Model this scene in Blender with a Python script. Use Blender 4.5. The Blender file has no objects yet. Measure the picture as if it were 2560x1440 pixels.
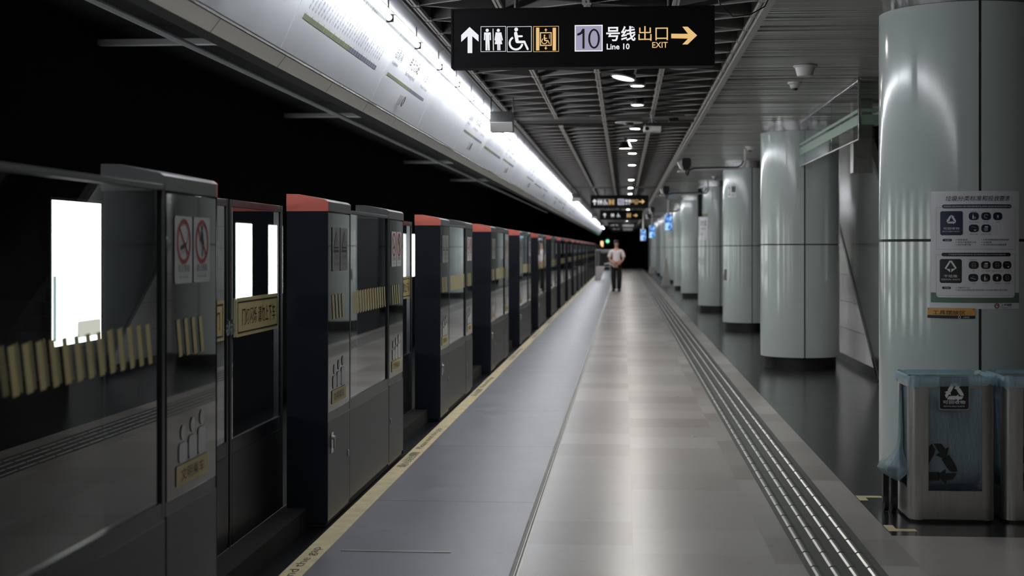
import bpy, bmesh, math, random
from mathutils import Vector, Matrix
random.seed(4)
PI = math.pi
scn = bpy.context.scene
COL = scn.collection

# ------------------------------------------------------------------ camera
cam_d = bpy.data.cameras.new('camera')
cam_d.sensor_width = 36.0
cam_d.lens = 50.0
cam_d.shift_x = 0.0
cam_d.shift_y = -(720 - 621) / 2560.0
cam_d.clip_start = 0.05
cam_d.clip_end = 400
cam_d.dof.use_dof = True
cam_d.dof.focus_distance = 8.7
cam_d.dof.aperture_fstop = 2.8
cam = bpy.data.objects.new('camera', cam_d)
COL.objects.link(cam)
cam.location = (0, 0, 1.5)
cam.rotation_euler = (math.radians(90), 0, math.radians(4.5))
scn.camera = cam

# ------------------------------------------------------------------ world, exposure
w = bpy.data.worlds.new('world'); scn.world = w
w.use_nodes = True
w.node_tree.nodes['Background'].inputs[0].default_value = (0.02, 0.022, 0.025, 1)
w.node_tree.nodes['Background'].inputs[1].default_value = 0.05
scn.view_settings.view_transform = 'Standard'
scn.view_settings.look = 'None'
scn.view_settings.gamma = 1.0
scn.view_settings.use_curve_mapping = False
scn.view_settings.exposure = 0.0
scn.cycles.max_bounces = 8
scn.cycles.diffuse_bounces = 4
scn.cycles.glossy_bounces = 4
scn.cycles.transparent_max_bounces = 24
scn.cycles.sample_clamp_indirect = 6.0
scn.cycles.use_denoising = True
TUBE_L = 42.0
DOWN_L = 680.0
PANEL_L = 6.5

# ------------------------------------------------------------------ materials
def new_mat(name):
    m = bpy.data.materials.new(name); m.use_nodes = True
    nt = m.node_tree
    b = nt.nodes['Principled BSDF']
    return m, nt, b

def S(b, **k):
    for n, v in k.items():
        n = {'spec': 'Specular IOR Level', 'base': 'Base Color', 'rough': 'Roughness', 'metal': 'Metallic',
             'coat': 'Coat Weight', 'coatr': 'Coat Roughness', 'em': 'Emission Color', 'ems': 'Emission Strength',
             'aniso': 'Anisotropic', 'sss': 'Subsurface Weight'}[n]
        if isinstance(v, tuple) and len(v) == 3: v = v + (1,)
        b.inputs[n].default_value = v

def lin(r, g, b):
    return tuple((c / 255 / 12.92) if c / 255 <= .04045 else ((c / 255 + .055) / 1.055) ** 2.4 for c in (r, g, b))

def pmat(name, col, rough=.5, metal=0, var=.06, scale=6, bump=0.0, stretch=(1, 1, 1), **k):
    """plain surface with slight procedural colour/roughness variation"""
    m, nt, b = new_mat(name)
    S(b, rough=rough, metal=metal, **k)
    tc = nt.nodes.new('ShaderNodeTexCoord'); mp = nt.nodes.new('ShaderNodeMapping')
    mp.inputs['Scale'].default_value = stretch
    nz = nt.nodes.new('ShaderNodeTexNoise'); nz.inputs['Scale'].default_value = scale; nz.inputs['Detail'].default_value = 4
    nt.links.new(tc.outputs['Object'], mp.inputs[0]); nt.links.new(mp.outputs[0], nz.inputs[0])
    rp = nt.nodes.new('ShaderNodeValToRGB')
    rp.color_ramp.elements[0].position = .3; rp.color_ramp.elements[1].position = .7
    rp.color_ramp.elements[0].color = tuple(c * (1 - var) for c in col) + (1,)
    rp.color_ramp.elements[1].color = tuple(min(1, c * (1 + var)) for c in col) + (1,)
    nt.links.new(nz.outputs[0], rp.inputs[0]); nt.links.new(rp.outputs[0], b.inputs['Base Color'])
    if bump:
        bp = nt.nodes.new('ShaderNodeBump'); bp.inputs['Strength'].default_value = bump; bp.inputs['Distance'].default_value = .01
        nt.links.new(nz.outputs[0], bp.inputs['Height']); nt.links.new(bp.outputs[0], b.inputs['Normal'])
    return m

def emat(name, col, strength):
    m, nt, b = new_mat(name)
    S(b, base=(.02, .02, .02), em=col, ems=strength, rough=.4)
    return m

M = {}
M['black'] = pmat('black_paint', (.006, .006, .007), .45)
M['casing'] = pmat('sign_casing', (.0025, .0025, .003), .6, spec=.15)
M['right_wall'] = pmat('dark_wall', (.05, .05, .05), .5)
M['stone'] = pmat('polished_stone', (.52, .50, .50), .15, var=.05, scale=2, spec=.7)
M['void'] = pmat('tunnel_black', (.004, .004, .004), .9)
M['rubber'] = pmat('black_rubber', (.01, .01, .01), .7)
M['frame'] = pmat('door_frame_black', (.008, .009, .012), .3, metal=.3)
M['post'] = pmat('navy_coated_steel', (.018, .022, .034), .32, metal=.5, var=.15, scale=2)
M['kick'] = pmat('brushed_dark_steel', (.055, .052, .05), .38, metal=.9, var=.10, scale=4, stretch=(1, 1, 14))
M['cap'] = pmat('grey_cap', (.12, .12, .125), .38, metal=.3)
M['red'] = pmat('coral_red', lin(240, 128, 114), .4)
M['steel'] = pmat('polished_steel', (.55, .55, .56), .16, metal=1.0, var=.04, scale=3, stretch=(6, 6, 1))
M['steel_rough'] = pmat('brushed_steel', (.48, .465, .45), .30, metal=.85, var=.08, scale=5, stretch=(10, 10, 1))
M['darksteel'] = pmat('dark_polished_steel', (.46, .455, .45), .20, metal=1.0, var=.12, scale=1.2)
M['enamel'] = pmat('column_enamel', lin(186, 197, 195), .13, var=.02, scale=3, spec=.7)
M['seam'] = pmat('dark_seam', (.03, .028, .026), .6)
M['white_plastic'] = pmat('white_plastic', (.62, .62, .60), .4)
M['grey_plastic'] = pmat('grey_plastic', (.32, .31, .32), .45)
M['white_panel'] = pmat('fascia_white', (.74, .76, .80), .28, var=.01)
M['fascia_ceiling'] = pmat('fascia_grey_sheet', (.20, .21, .235), .35, var=.03)
M['soffit'] = pmat('soffit_sheet', (.80, .82, .78), .20, metal=.75, var=.06, scale=1.5)
M['yellow'] = pmat('yellow_vinyl', lin(206, 190, 136), .5)
M['yellow_tape'] = pmat('floor_tape', lin(216, 202, 158), .5, var=.14, scale=9)
M['sticker'] = pmat('sticker_white', (.60, .61, .61), .45)
M['ghost'] = pmat('sticker_grey', (.28, .29, .28), .45)
M['ink'] = pmat('ink_black', (.012, .012, .014), .5)
M['inkgrey'] = pmat('ink_grey', (.10, .105, .13), .5)
M['signred'] = pmat('sign_red', (.35, .02, .02), .5)
M['olive'] = pmat('olive_line', (.22, .25, .14), .5)
M['slate'] = pmat('slate_line', (.16, .18, .24), .5)
M['navy'] = pmat('navy_ink', (.004, .014, .05), .45)
M['orange'] = pmat('orange_plate', lin(214, 160, 92), .45)
M['posterwhite'] = pmat('poster_paper', (.74, .75, .79), .5, var=.02)
M['postergreen'] = pmat('poster_green', (.10, .18, .13), .5)
M['blue'] = pmat('poster_blue', (.10, .22, .42), .5)
M['skin'] = pmat('skin', lin(196, 148, 124), .5, sss=.1)
M['shirt'] = pmat('shirt_white', lin(240, 230, 231), .8, bump=.3)
M['trousers'] = pmat('trousers_black', (.008, .008, .009), .8, bump=.3)
M['hair'] = pmat('hair_black', (.012, .01, .009), .6)
M['shoe'] = pmat('shoe_black', (.01, .01, .01), .3)
M['baffle'] = pmat('baffle_dark', (.085, .078, .074), .55, var=.15, scale=1.5)
M['rail'] = pmat('ceiling_rail', (.46, .44, .41), .4, metal=.3)
M['lip'] = pmat('baffle_lip', (.26, .245, .23), .4, metal=.3)  # paler than the blades: light caught on their edges put into colour
M['ridge'] = pmat('pale_ridge_steel', (.44, .45, .42), .3, metal=.6)
M['tactile'] = pmat('tactile_rubber', (.072, .078, .070), .42, var=.12, scale=5)
M['tube'] = emat('tube_light', (.93, .96, 1.0, 1), TUBE_L)
M['down'] = emat('downlight_disc', (1, .97, .92, 1), DOWN_L)
M['lamp_soft'] = emat('lamp_disc', (1, .98, .95, 1), 12)
M['lamp_warm'] = emat('lamp_warm', (1, .90, .76, 1), 12)
M['advert'] = None
M['sign_white'] = emat('sign_glow_white', (.95, .95, 1.0, 1), .88)
M['sign_yellow'] = emat('sign_glow_yellow', lin(238, 196, 128) + (1,), .92)
M['sign_lilac'] = emat('sign_glow_lilac', lin(168, 162, 190) + (1,), .85)
M['signal_green'] = emat('signal_green', (.25, 1, .5, 1), 1.6)
M['signal_orange'] = emat('signal_orange', (1, .5, .25, 1), 2)

def m_advert():
    m, nt, b = new_mat('advert_panel')
    S(b, base=(.1, .1, .1), rough=.3)
    tc = nt.nodes.new('ShaderNodeTexCoord')
    nz = nt.nodes.new('ShaderNodeTexNoise'); nz.inputs['Scale'].default_value = 1.6; nz.inputs['Detail'].default_value = 2
    rp = nt.nodes.new('ShaderNodeValToRGB')
    rp.color_ramp.elements[0].position = .36; rp.color_ramp.elements[0].color = (.62, .74, .78, 1)
    rp.color_ramp.elements[1].position = .55; rp.color_ramp.elements[1].color = (1, 1, .97, 1)
    nt.links.new(tc.outputs['Object'], nz.inputs[0]); nt.links.new(nz.outputs[0], rp.inputs[0])
    nt.links.new(rp.outputs[0], b.inputs['Emission Color'])
    b.inputs['Emission Strength'].default_value = PANEL_L
    return m
M['advert'] = m_advert()

def m_screen():
    m, nt, b = new_mat('screen_blue')
    S(b, base=(.02, .02, .02), rough=.3)
    tc = nt.nodes.new('ShaderNodeTexCoord')
    nz = nt.nodes.new('ShaderNodeTexNoise'); nz.inputs['Scale'].default_value = 7
    rp = nt.nodes.new('ShaderNodeValToRGB')
    rp.color_ramp.elements[0].position = .45; rp.color_ramp.elements[0].color = (.01, .12, .50, 1)
    rp.color_ramp.elements[1].position = .62; rp.color_ramp.elements[1].color = (.45, .75, 1, 1)
    nt.links.new(tc.outputs['Object'], nz.inputs[0]); nt.links.new(nz.outputs[0], rp.inputs[0])
    nt.links.new(rp.outputs[0], b.inputs['Emission Color'])
    b.inputs['Emission Strength'].default_value = 1.1
    return m
M['screen'] = m_screen()

def m_glass(name, tint, ior=1.5, boost=1.0, rough=0.0):
    m = bpy.data.materials.new(name); m.use_nodes = True
    nt = m.node_tree; nt.nodes.clear()
    out = nt.nodes.new('ShaderNodeOutputMaterial'); mx = nt.nodes.new('ShaderNodeMixShader')
    tr = nt.nodes.new('ShaderNodeBsdfTransparent'); gl = nt.nodes.new('ShaderNodeBsdfGlossy')
    fr = nt.nodes.new('ShaderNodeFresnel'); fr.inputs[0].default_value = ior
    mt = nt.nodes.new('ShaderNodeMath'); mt.operation = 'MULTIPLY'; mt.inputs[1].default_value = boost; mt.use_clamp = True
    tr.inputs[0].default_value = tint + (1,)
    gl.inputs['Roughness'].default_value = rough; gl.inputs[0].default_value = (.95, .97, 1, 1)
    # only the outer face of a pane mirrors; the inner side of the slab just lets light out
    ge = nt.nodes.new('ShaderNodeNewGeometry'); sb = nt.nodes.new('ShaderNodeMath'); sb.operation = 'SUBTRACT'; sb.inputs[0].default_value = 1.0
    m2 = nt.nodes.new('ShaderNodeMath'); m2.operation = 'MULTIPLY'
    nt.links.new(ge.outputs['Backfacing'], sb.inputs[1])
    nt.links.new(fr.outputs[0], mt.inputs[0]); nt.links.new(mt.outputs[0], m2.inputs[0]); nt.links.new(sb.outputs[0], m2.inputs[1])
    nt.links.new(m2.outputs[0], mx.inputs[0])
    nt.links.new(tr.outputs[0], mx.inputs[1]); nt.links.new(gl.outputs[0], mx.inputs[2])
    nt.links.new(mx.outputs[0], out.inputs[0])
    return m
M['glass'] = m_glass('screen_glass', (.88, .90, .87), 1.55, 1.5)
M['glass_clear'] = m_glass('barrier_glass', (.86, .90, .87), 1.45, 1.0)
M['bag'] = None
M['darkglass'] = pmat('dark_glass_panel', (.010, .011, .012), .04, var=.05, spec=.6, coat=.5, coatr=.02)

def m_bag(name='blue_bag', col=(.42, .51, .56), fac=.42):
    m = bpy.data.materials.new(name); m.use_nodes = True
    nt = m.node_tree; nt.nodes.clear()
    out = nt.nodes.new('ShaderNodeOutputMaterial'); mx = nt.nodes.new('ShaderNodeMixShader')
    tr = nt.nodes.new('ShaderNodeBsdfTransparent'); tr.inputs[0].default_value = (.80, .90, .95, 1)
    b = nt.nodes.new('ShaderNodeBsdfPrincipled'); S(b, base=col, rough=.3)
    tc = nt.nodes.new('ShaderNodeTexCoord'); mp = nt.nodes.new('ShaderNodeMapping'); mp.inputs['Scale'].default_value = (18, 18, 4)
    nz = nt.nodes.new('ShaderNodeTexNoise'); nz.inputs['Scale'].default_value = 1.2; nz.inputs['Detail'].default_value = 5; nz.inputs['Distortion'].default_value = 1.0
    bp = nt.nodes.new('ShaderNodeBump'); bp.inputs['Strength'].default_value = .8; bp.inputs['Distance'].default_value = .02
    nt.links.new(tc.outputs['Object'], mp.inputs[0]); nt.links.new(mp.outputs[0], nz.inputs[0])
    nt.links.new(nz.outputs[0], bp.inputs['Height']); nt.links.new(bp.outputs[0], b.inputs['Normal'])
    mx.inputs[0].default_value = fac
    nt.links.new(tr.outputs[0], mx.inputs[1]); nt.links.new(b.outputs[0], mx.inputs[2]); nt.links.new(mx.outputs[0], out.inputs[0])
    return m
M['bag'] = m_bag()
M['bag_rim'] = m_bag('blue_bag_rim', (.50, .70, .80), .38)

def m_tiles(name, sx, sy, ox, oy, c0, c1, grout, rough, rvar=.08, gw=.004, spec=.5, noise_amt=.12, stain=(.5, .42, .40)):
    """floor slabs: every slab its own shade, thin joints, mottled stone"""
    m, nt, b = new_mat(name)
    N = nt.nodes.new; L = nt.links.new
    geo = N('ShaderNodeNewGeometry'); sp = N('ShaderNodeSeparateXYZ'); L(geo.outputs['Position'], sp.inputs[0])
    def math_(op, a, bb=None, clamp=False):
        n = N('ShaderNodeMath'); n.operation = op; n.use_clamp = clamp
        for i, v in enumerate((a, bb)):
            if v is None: continue
            if isinstance(v, (int, float)): n.inputs[i].default_value = v
            else: L(v, n.inputs[i])
        return n.outputs[0]
    u = math_('DIVIDE', math_('SUBTRACT', sp.outputs[0], ox), sx)
    cu = math_('FLOOR', u); fu = math_('FRACT', u)
    # courses are staggered a little from column to column
    off = math_('MULTIPLY', math_('SINE', math_('MULTIPLY', cu, 12.9)), .9)
    v = math_('ADD', math_('DIVIDE', math_('SUBTRACT', sp.outputs[1], oy), sy), off)
    cv = math_('FLOOR', v); fv = math_('FRACT', v)
    cb = N('ShaderNodeCombineXYZ'); L(cu, cb.inputs[0]); L(cv, cb.inputs[1])
    wn = N('ShaderNodeTexWhiteNoise'); L(cb.outputs[0], wn.inputs[0])
    nz = N('ShaderNodeTexNoise'); nz.inputs['Scale'].default_value = 3.0; nz.inputs['Detail'].default_value = 8; nz.inputs['Roughness'].default_value = .65
    L(geo.outputs['Position'], nz.inputs[0])
    fac = math_('ADD', math_('MULTIPLY', wn.outputs[0], 1 - noise_amt * 2), math_('MULTIPLY', nz.outputs[0], noise_amt * 2), True)
    rp = N('ShaderNodeValToRGB'); rp.color_ramp.elements[0].color = c0 + (1,); rp.color_ramp.elements[1].color = c1 + (1,)
    L(fac, rp.inputs[0])
    # joints
    ju = math_('MULTIPLY', math_('MINIMUM', fu, math_('SUBTRACT', 1.0, fu)), sx)
    jv = math_('MULTIPLY', math_('MINIMUM', fv, math_('SUBTRACT', 1.0, fv)), sy)
    j = math_('LESS_THAN', math_('MINIMUM', ju, jv), gw / 2)
    mx = N('ShaderNodeMix'); mx.data_type = 'RGBA'; L(j, mx.inputs[0]); L(rp.outputs[0], mx.inputs[6]); mx.inputs[7].default_value = grout + (1,)
    # scuffs
    n2 = N('ShaderNodeTexNoise'); n2.inputs['Scale'].default_value = 9; n2.inputs['Detail'].default_value = 3
    L(geo.outputs['Position'], n2.inputs[0])
    r2 = N('ShaderNodeValToRGB'); r2.color_ramp.elements[0].position = .62; r2.color_ramp.elements[0].color = (0, 0, 0, 1); r2.color_ramp.elements[1].position = .78; r2.color_ramp.elements[1].color = (.6, .6, .6, 1)
    L(n2.outputs[0], r2.inputs[0])
    m3 = N('ShaderNodeMix'); m3.data_type = 'RGBA'; m3.blend_type = 'MULTIPLY'; L(r2.outputs[0], m3.inputs[0]); L(mx.outputs[2], m3.inputs[6]); m3.inputs[7].default_value = stain + (1,)
    L(m3.outputs[2], b.inputs['Base Color'])
    rr = math_('ADD', math_('MULTIPLY', wn.outputs[1], 0) if False else math_('MULTIPLY', nz.outputs[0], rvar), rough)
    L(rr, b.inputs['Roughness'])
    S(b, spec=spec)
    return m
M['granite'] = m_tiles('beige_granite', .675, .62, .045, .2, (.25, .225, .205), (.46, .435, .412), (.36, .32, .28), .25, spec=.75, stain=(.8, .76, .74))
M['dark_granite'] = m_tiles('dark_granite', .9, .62, .3, .0, (.012, .012, .013), (.024, .024, .026), (.006, .006, .006), .16, spec=.4)
M['rubber_floor'] = m_tiles('grey_blue_sheet_floor', 1.25, 2.36, -1.66, 1.3, (.155, .160, .188), (.215, .22, .25), (.04, .028, .022), .26, rvar=.16, gw=.014, spec=.7, noise_amt=.45, stain=(.62, .56, .54))
M['wall_tile'] = m_tiles('stone_wall', 1.2, .9, 0, 0, (.30, .29, .28), (.36, .35, .34), (.1, .1, .1), .2)

# ------------------------------------------------------------------ mesh helpers
class MB:
    def __init__(s): s.v = []; s.f = []; s.mi = []
    def add(s, vs, fs, mi=0):
        o = len(s.v); s.v += [tuple(p) for p in vs]
        s.f += [tuple(i + o for i in f) for f in fs]; s.mi += [mi] * len(fs); return s
    def box(s, x0, x1, y0, y1, z0, z1, mi=0):
        x0, x1 = sorted((x0, x1)); y0, y1 = sorted((y0, y1)); z0, z1 = sorted((z0, z1))
        return s.add([(x0, y0, z0), (x1, y0, z0), (x1, y1, z0), (x0, y1, z0), (x0, y0, z1), (x1, y0, z1), (x1, y1, z1), (x0, y1, z1)],
              [(0, 3, 2, 1), (4, 5, 6, 7), (0, 1, 5, 4), (1, 2, 6, 5), (2, 3, 7, 6), (3, 0, 4, 7)], mi)
    def prism(s, prof, a0, a1, axis='y', mi=0):
        """closed profile extruded along an axis; prof in the other two coordinates (x,z) for y, (y,z) for x, (x,y) for z"""
        n = len(prof)
        def P(p, a):
            return {'y': (p[0], a, p[1]), 'x': (a, p[0], p[1]), 'z': (p[0], p[1], a)}[axis]
        vs = [P(p, a0) for p in prof] + [P(p, a1) for p in prof]
        fs = [tuple(range(n)), tuple(range(2 * n - 1, n - 1, -1))] + [(i, i + n, (i + 1) % n + n, (i + 1) % n) for i in range(n)]
        return s.add(vs, fs, mi)
    def tube(s, pts, r, n=10, mi=0, cap=True):
        pts = [Vector(p) for p in pts]; rs = r if isinstance(r, (list, tuple)) else [r] * len(pts)
        vs = []; up = None
        for i, p in enumerate(pts):
            d = (pts[min(i + 1, len(pts) - 1)] - pts[max(i - 1, 0)]).normalized()
            if up is None: up = Vector((0, 0, 1)) if abs(d.z) < .9 else Vector((1, 0, 0))
            a = d.cross(up).normalized(); b = a.cross(d).normalized(); up = b
            for k in range(n):
                t = 2 * PI * k / n
                vs.append(p + (a * math.cos(t) + b * math.sin(t)) * rs[i])
        fs = []
        for i in range(len(pts) - 1):
            for k in range(n):
                fs.append((i * n + k, i * n + (k + 1) % n, (i + 1) * n + (k + 1) % n, (i + 1) * n + k))
        if cap:
            fs.append(tuple(range(n - 1, -1, -1))); fs.append(tuple((len(pts) - 1) * n + k for k in range(n)))
        return s.add(vs, fs, mi)
    def lathe(s, prof, n=32, c=(0, 0), a0=0, a1=2 * PI, mi=0, closed=True):
        """prof = [(r,z)]"""
        full = abs(a1 - a0 - 2 * PI) < 1e-6
        cols = n if full else n + 1
        vs = []
        for (r, z) in prof:
            for k in range(cols):
                t = a0 + (a1 - a0) * k / n
                vs.append((c[0] + r * math.cos(t), c[1] + r * math.sin(t), z))
        fs = []
        for i in range(len(prof) - 1):
            for k in range(n):
                k2 = (k + 1) % cols
                fs.append((i * cols + k, i * cols + k2, (i + 1) * cols + k2, (i + 1) * cols + k))
        if closed and full:
            fs.append(tuple(range(cols - 1, -1, -1))); fs.append(tuple((len(prof) - 1) * cols + k for k in range(cols)))
        return s.add(vs, fs, mi)
    def build(s, name, mats, parent=None, smooth=30, bevel=0, seg=2):
        me = bpy.data.meshes.new(name); me.from_pydata(s.v, [], s.f)
        if not isinstance(mats, (list, tuple)): mats = [mats]
        for m in mats: me.materials.append(m)
        for p, i in zip(me.polygons, s.mi): p.material_index = i
        bm = bmesh.new(); bm.from_mesh(me)
        bmesh.ops.recalc_face_normals(bm, faces=bm.faces)
        th = math.radians(smooth or 30)
        for f in bm.faces:
            f.smooth = bool(smooth) and any(len(e.link_faces) == 2 and .008 < e.calc_face_angle(0) < th for e in f.edges)
        flat = {tuple(round(c, 2) + 0.0 for c in f.normal): f.smooth for f in bm.faces}
        if bevel:
            es = [e for e in bm.edges if len(e.link_faces) == 2 and e.calc_face_angle(0) > math.radians(35)]
            rs = bmesh.ops.bevel(bm, geom=es, offset=bevel, segments=seg, affect='EDGES', profile=.6, clamp_overlap=True)
            bm.normal_update()
            for f in bm.faces:      # flat faces stay flat, only the rounded edges are smooth
                key = tuple(round(c, 2) + 0.0 for c in f.normal)
                f.smooth = flat.get(key, True)
        bm.to_mesh(me); bm.free()
        if smooth:
            keep = [p.use_smooth for p in me.polygons]
            me.set_sharp_from_angle(angle=math.radians(smooth))
            me.polygons.foreach_set('use_smooth', keep)
        o = bpy.data.objects.new(name, me); COL.objects.link(o)
        if parent is not None: o.parent = parent
        return o

def tag(o, label=None, cat=None, group=None, kind=None):
    if label: o['label'] = label
    if cat: o['category'] = cat
    if group: o['group'] = group
    if kind: o['kind'] = kind
    return o
def empty(name, loc=(0, 0, 0), rz=0):
    o = bpy.data.objects.new(name, None); o.empty_display_size = .1; COL.objects.link(o)
    o.location = loc; o.rotation_euler = (0, 0, rz); return o
def copy_tree(o, parent=None):
    c = o.copy(); COL.objects.link(c); c.parent = parent
    for ch in list(o.children): copy_tree(ch, c)
    return c
def struct(name, mb, m, **k):
    return tag(mb.build(name, m, **k), kind='structure')

# ------------------------------------------------------------------ flat graphics (u right, v up)
_tc = {}
def text_geo(txt, bold=0.0):
    key = (txt, bold)
    if key not in _tc:
        cu = bpy.data.curves.new('t', 'FONT'); cu.body = txt; cu.size = 1; cu.offset = bold; cu.resolution_u = 2
        ob = bpy.data.objects.new('t', cu); COL.objects.link(ob)
        dg = bpy.context.evaluated_depsgraph_get(); dg.update()
        me = ob.evaluated_get(dg).to_mesh()
        vs = [(v.co.x, v.co.y) for v in me.vertices]; fs = [tuple(p.vertices) for p in me.polygons]
        ob.evaluated_get(dg).to_mesh_clear()
        bpy.data.objects.remove(ob); bpy.data.curves.remove(cu)
        _tc[key] = (vs, fs)
    return _tc[key]

class G:
    """collects flat shapes by layer (colour); (u,v) in metres"""
    def __init__(s): s.l = {}; s.part = None
    def K(s, layer): return s.l.setdefault(layer + '|' + s.part if s.part else layer, [])
    def poly(s, layer, pts, lift=1):
        s.K(layer).append(([(p[0], p[1], lift) for p in pts], [tuple(range(len(pts)))]))
    def geo(s, layer, vs, fs, lift=1):
        s.K(layer).append(([(a, b, lift) for a, b in vs], fs))
    def rect(s, layer, u0, v0, u1, v1, lift=1, n=1):
        u0, u1 = sorted((u0, u1)); v0, v1 = sorted((v0, v1))
        vs = []; fs = []
        for i in range(n + 1):
            u = u0 + (u1 - u0) * i / n; vs += [(u, v0, lift), (u, v1, lift)]
        for i in range(n): fs.append((2 * i, 2 * i + 2, 2 * i + 3, 2 * i + 1))
        s.K(layer).append((vs, fs))
    def rrect(s, layer, u0, v0, u1, v1, r, lift=1, k=5, n=1):
        """rounded rectangle cut into vertical strips so that it can wrap a curve"""
        u0, u1 = sorted((u0, u1)); v0, v1 = sorted((v0, v1)); r = min(r, (u1 - u0) / 2, (v1 - v0) / 2)
        cols = []
        for i in range(k + 1):
            t = PI / 2 * i / k; cols.append((u0 + r - r * math.cos(t), r - r * math.sin(t)))
        for i in range(1, n): cols.append((u0 + r + (u1 - u0 - 2 * r) * i / n, 0))
        for i in range(k, -1, -1):
            t = PI / 2 * i / k; cols.append((u1 - r + r * math.cos(t), r - r * math.sin(t)))
        vs = []; fs = []
        for u, d in cols: vs += [(u, v0 + d, lift), (u, v1 - d, lift)]
        for i in range(len(cols) - 1): fs.append((2 * i, 2 * i + 2, 2 * i + 3, 2 * i + 1))
        s.K(layer).append((vs, fs))
    def frame(s, layer, u0, v0, u1, v1, t, lift=1, n=1):
        s.rect(layer, u0, v0, u1, v0 + t, lift, n); s.rect(layer, u0, v1 - t, u1, v1, lift, n)
        s.rect(layer, u0, v0 + t, u0 + t, v1 - t, lift); s.rect(layer, u1 - t, v0 + t, u1, v1 - t, lift)
    def disc(s, layer, cu, cv, r, lift=1, n=24, ry=None):
        ry = ry or r
        s.poly(layer, [(cu + r * math.cos(2 * PI * k / n), cv + ry * math.sin(2 * PI * k / n)) for k in range(n)], lift)
    def arc(s, layer, cu, cv, r0, r1, a0, a1, lift=1, n=28):
        vs = []; fs = []
        for k in range(n + 1):
            t = math.radians(a0 + (a1 - a0) * k / n)
            vs += [(cu + r0 * math.cos(t), cv + r0 * math.sin(t), lift), (cu + r1 * math.cos(t), cv + r1 * math.sin(t), lift)]
        for k in range(n): fs.append((2 * k, 2 * k + 1, 2 * k + 3, 2 * k + 2))
        s.K(layer).append((vs, fs))
    def line(s, layer, pts, wd, lift=1, rnd=True):
        for a, b in zip(pts, pts[1:]):
            a = Vector(a); b = Vector(b); d = (b - a).normalized(); nrm = Vector((-d.y, d.x)) * wd / 2
            s.poly(layer, [a + nrm, a - nrm, b - nrm, b + nrm], lift)
        if rnd:
            for p in pts: s.disc(layer, p[0], p[1], wd / 2, lift, 12)
    def text(s, layer, txt, u0, v0, u1, v1, lift=1, bold=0.0, shear=0, rot=None):
        vs, fs = text_geo(txt, bold)
        if not vs: return
        if shear: vs = [(a + b * shear, b) for a, b in vs]
        xs = [a for a, b in vs]; ys = [b for a, b in vs]
        x0, x1, y0, y1 = min(xs), max(xs), min(ys), max(ys)
        sx = (u1 - u0) / max(1e-6, x1 - x0); sy = (v1 - v0) / max(1e-6, y1 - y0)
        q = [(u0 + (a - x0) * sx, v0 + (b - y0) * sy) for a, b in vs]
        s.K(layer).append(([(a, b, lift) for a, b in q], fs))
    def textr(s, layer, txt, u, v, h, ang, lift=1, bold=0.0):
        """text starting at (u,v), em height h, rotated by ang"""
        vs, fs = text_geo(txt, bold); c = math.cos(ang); sn = math.sin(ang)
        s.K(layer).append(([(u + (a * c - b * sn) * h, v + (a * sn + b * c) * h, lift) for a, b in vs], fs))
    def recycle(s, layer, cu, cv, r, lift=1):
        for k in range(3):
            t = -k * 2 * PI / 3
            def R(p): return (cu + r * (p[0] * math.cos(t) - p[1] * math.sin(t)), cv + r * (p[0] * math.sin(t) + p[1] * math.cos(t)))
            s.poly(layer, [R(p) for p in [(-.328, .051), (-.658, .241), (-.348, .778), (-.21, .93), (-.05, .66), (-.12, .43)]], lift)
            s.poly(layer, [R(p) for p in [(-.13, .93), (.20, .93), (.37, .70), (.53, .79), (.40, .22), (-.04, .42), (.12, .53), (.03, .66)]], lift)
    def wheelchair(s, layer, cu, cv, k, lift=1):
        """unit drawing about 1 tall"""
        P = lambda a, b: (cu + a * k, cv + b * k)
        s.disc(layer, *P(-.07, .42), .085 * k, lift)
        s.line(layer, [P(-.09, .25), P(-.03, -.10)], .15 * k, lift)
        s.line(layer, [P(-.03, -.13), P(.29, -.13)], .11 * k, lift)
        s.line(layer, [P(.29, -.13), P(.44, -.45)], .09 * k, lift)
        s.line(layer, [P(-.04, .12), P(.18, .12)], .085 * k, lift)
        s.arc(layer, *P(-.08, -.18), .235 * k, .325 * k, 118, 352, lift)
    def build(s, root, fmap, mats, names=None, eps=.0012, only=None):
        out = []
        for layer, items in s.l.items():
            vs = []; fs = []
            for pv, pf in items:
                o = len(vs); vs += [fmap(a, b, l * eps) for a, b, l in pv]; fs += [tuple(i + o for i in f) for f in pf]
            lay, _, pt = layer.partition('|')
            nm = pt or (names or {}).get(lay, lay)
            me = bpy.data.meshes.new(nm); me.from_pydata(vs, [], fs); me.materials.append(mats[lay])
            ob = bpy.data.objects.new(nm, me); COL.objects.link(ob); ob.parent = root; out.append(ob)
        return out

def on_wall_x(X, sgn=1):
    """graphics on a plane facing +X, u runs along +Y"""
    return lambda u, v, l: (X + l * sgn, u, v)

ORD = ['nearest', 'second', 'third', 'fourth', 'fifth', 'sixth', 'seventh', 'eighth', 'ninth', 'tenth', 'eleventh', 'twelfth',
       'thirteenth', 'fourteenth', 'fifteenth', 'sixteenth', 'seventeenth', 'eighteenth', 'nineteenth', 'twentieth',
       'twenty-first', 'twenty-second', 'twenty-third', 'twenty-fourth', 'twenty-fifth', 'twenty-sixth', 'twenty-seventh', 'twenty-eighth',
       'twenty-ninth', 'thirtieth']

YA, YB = -7.0, 112.0       # the hall, behind the camera to the far end
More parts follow.
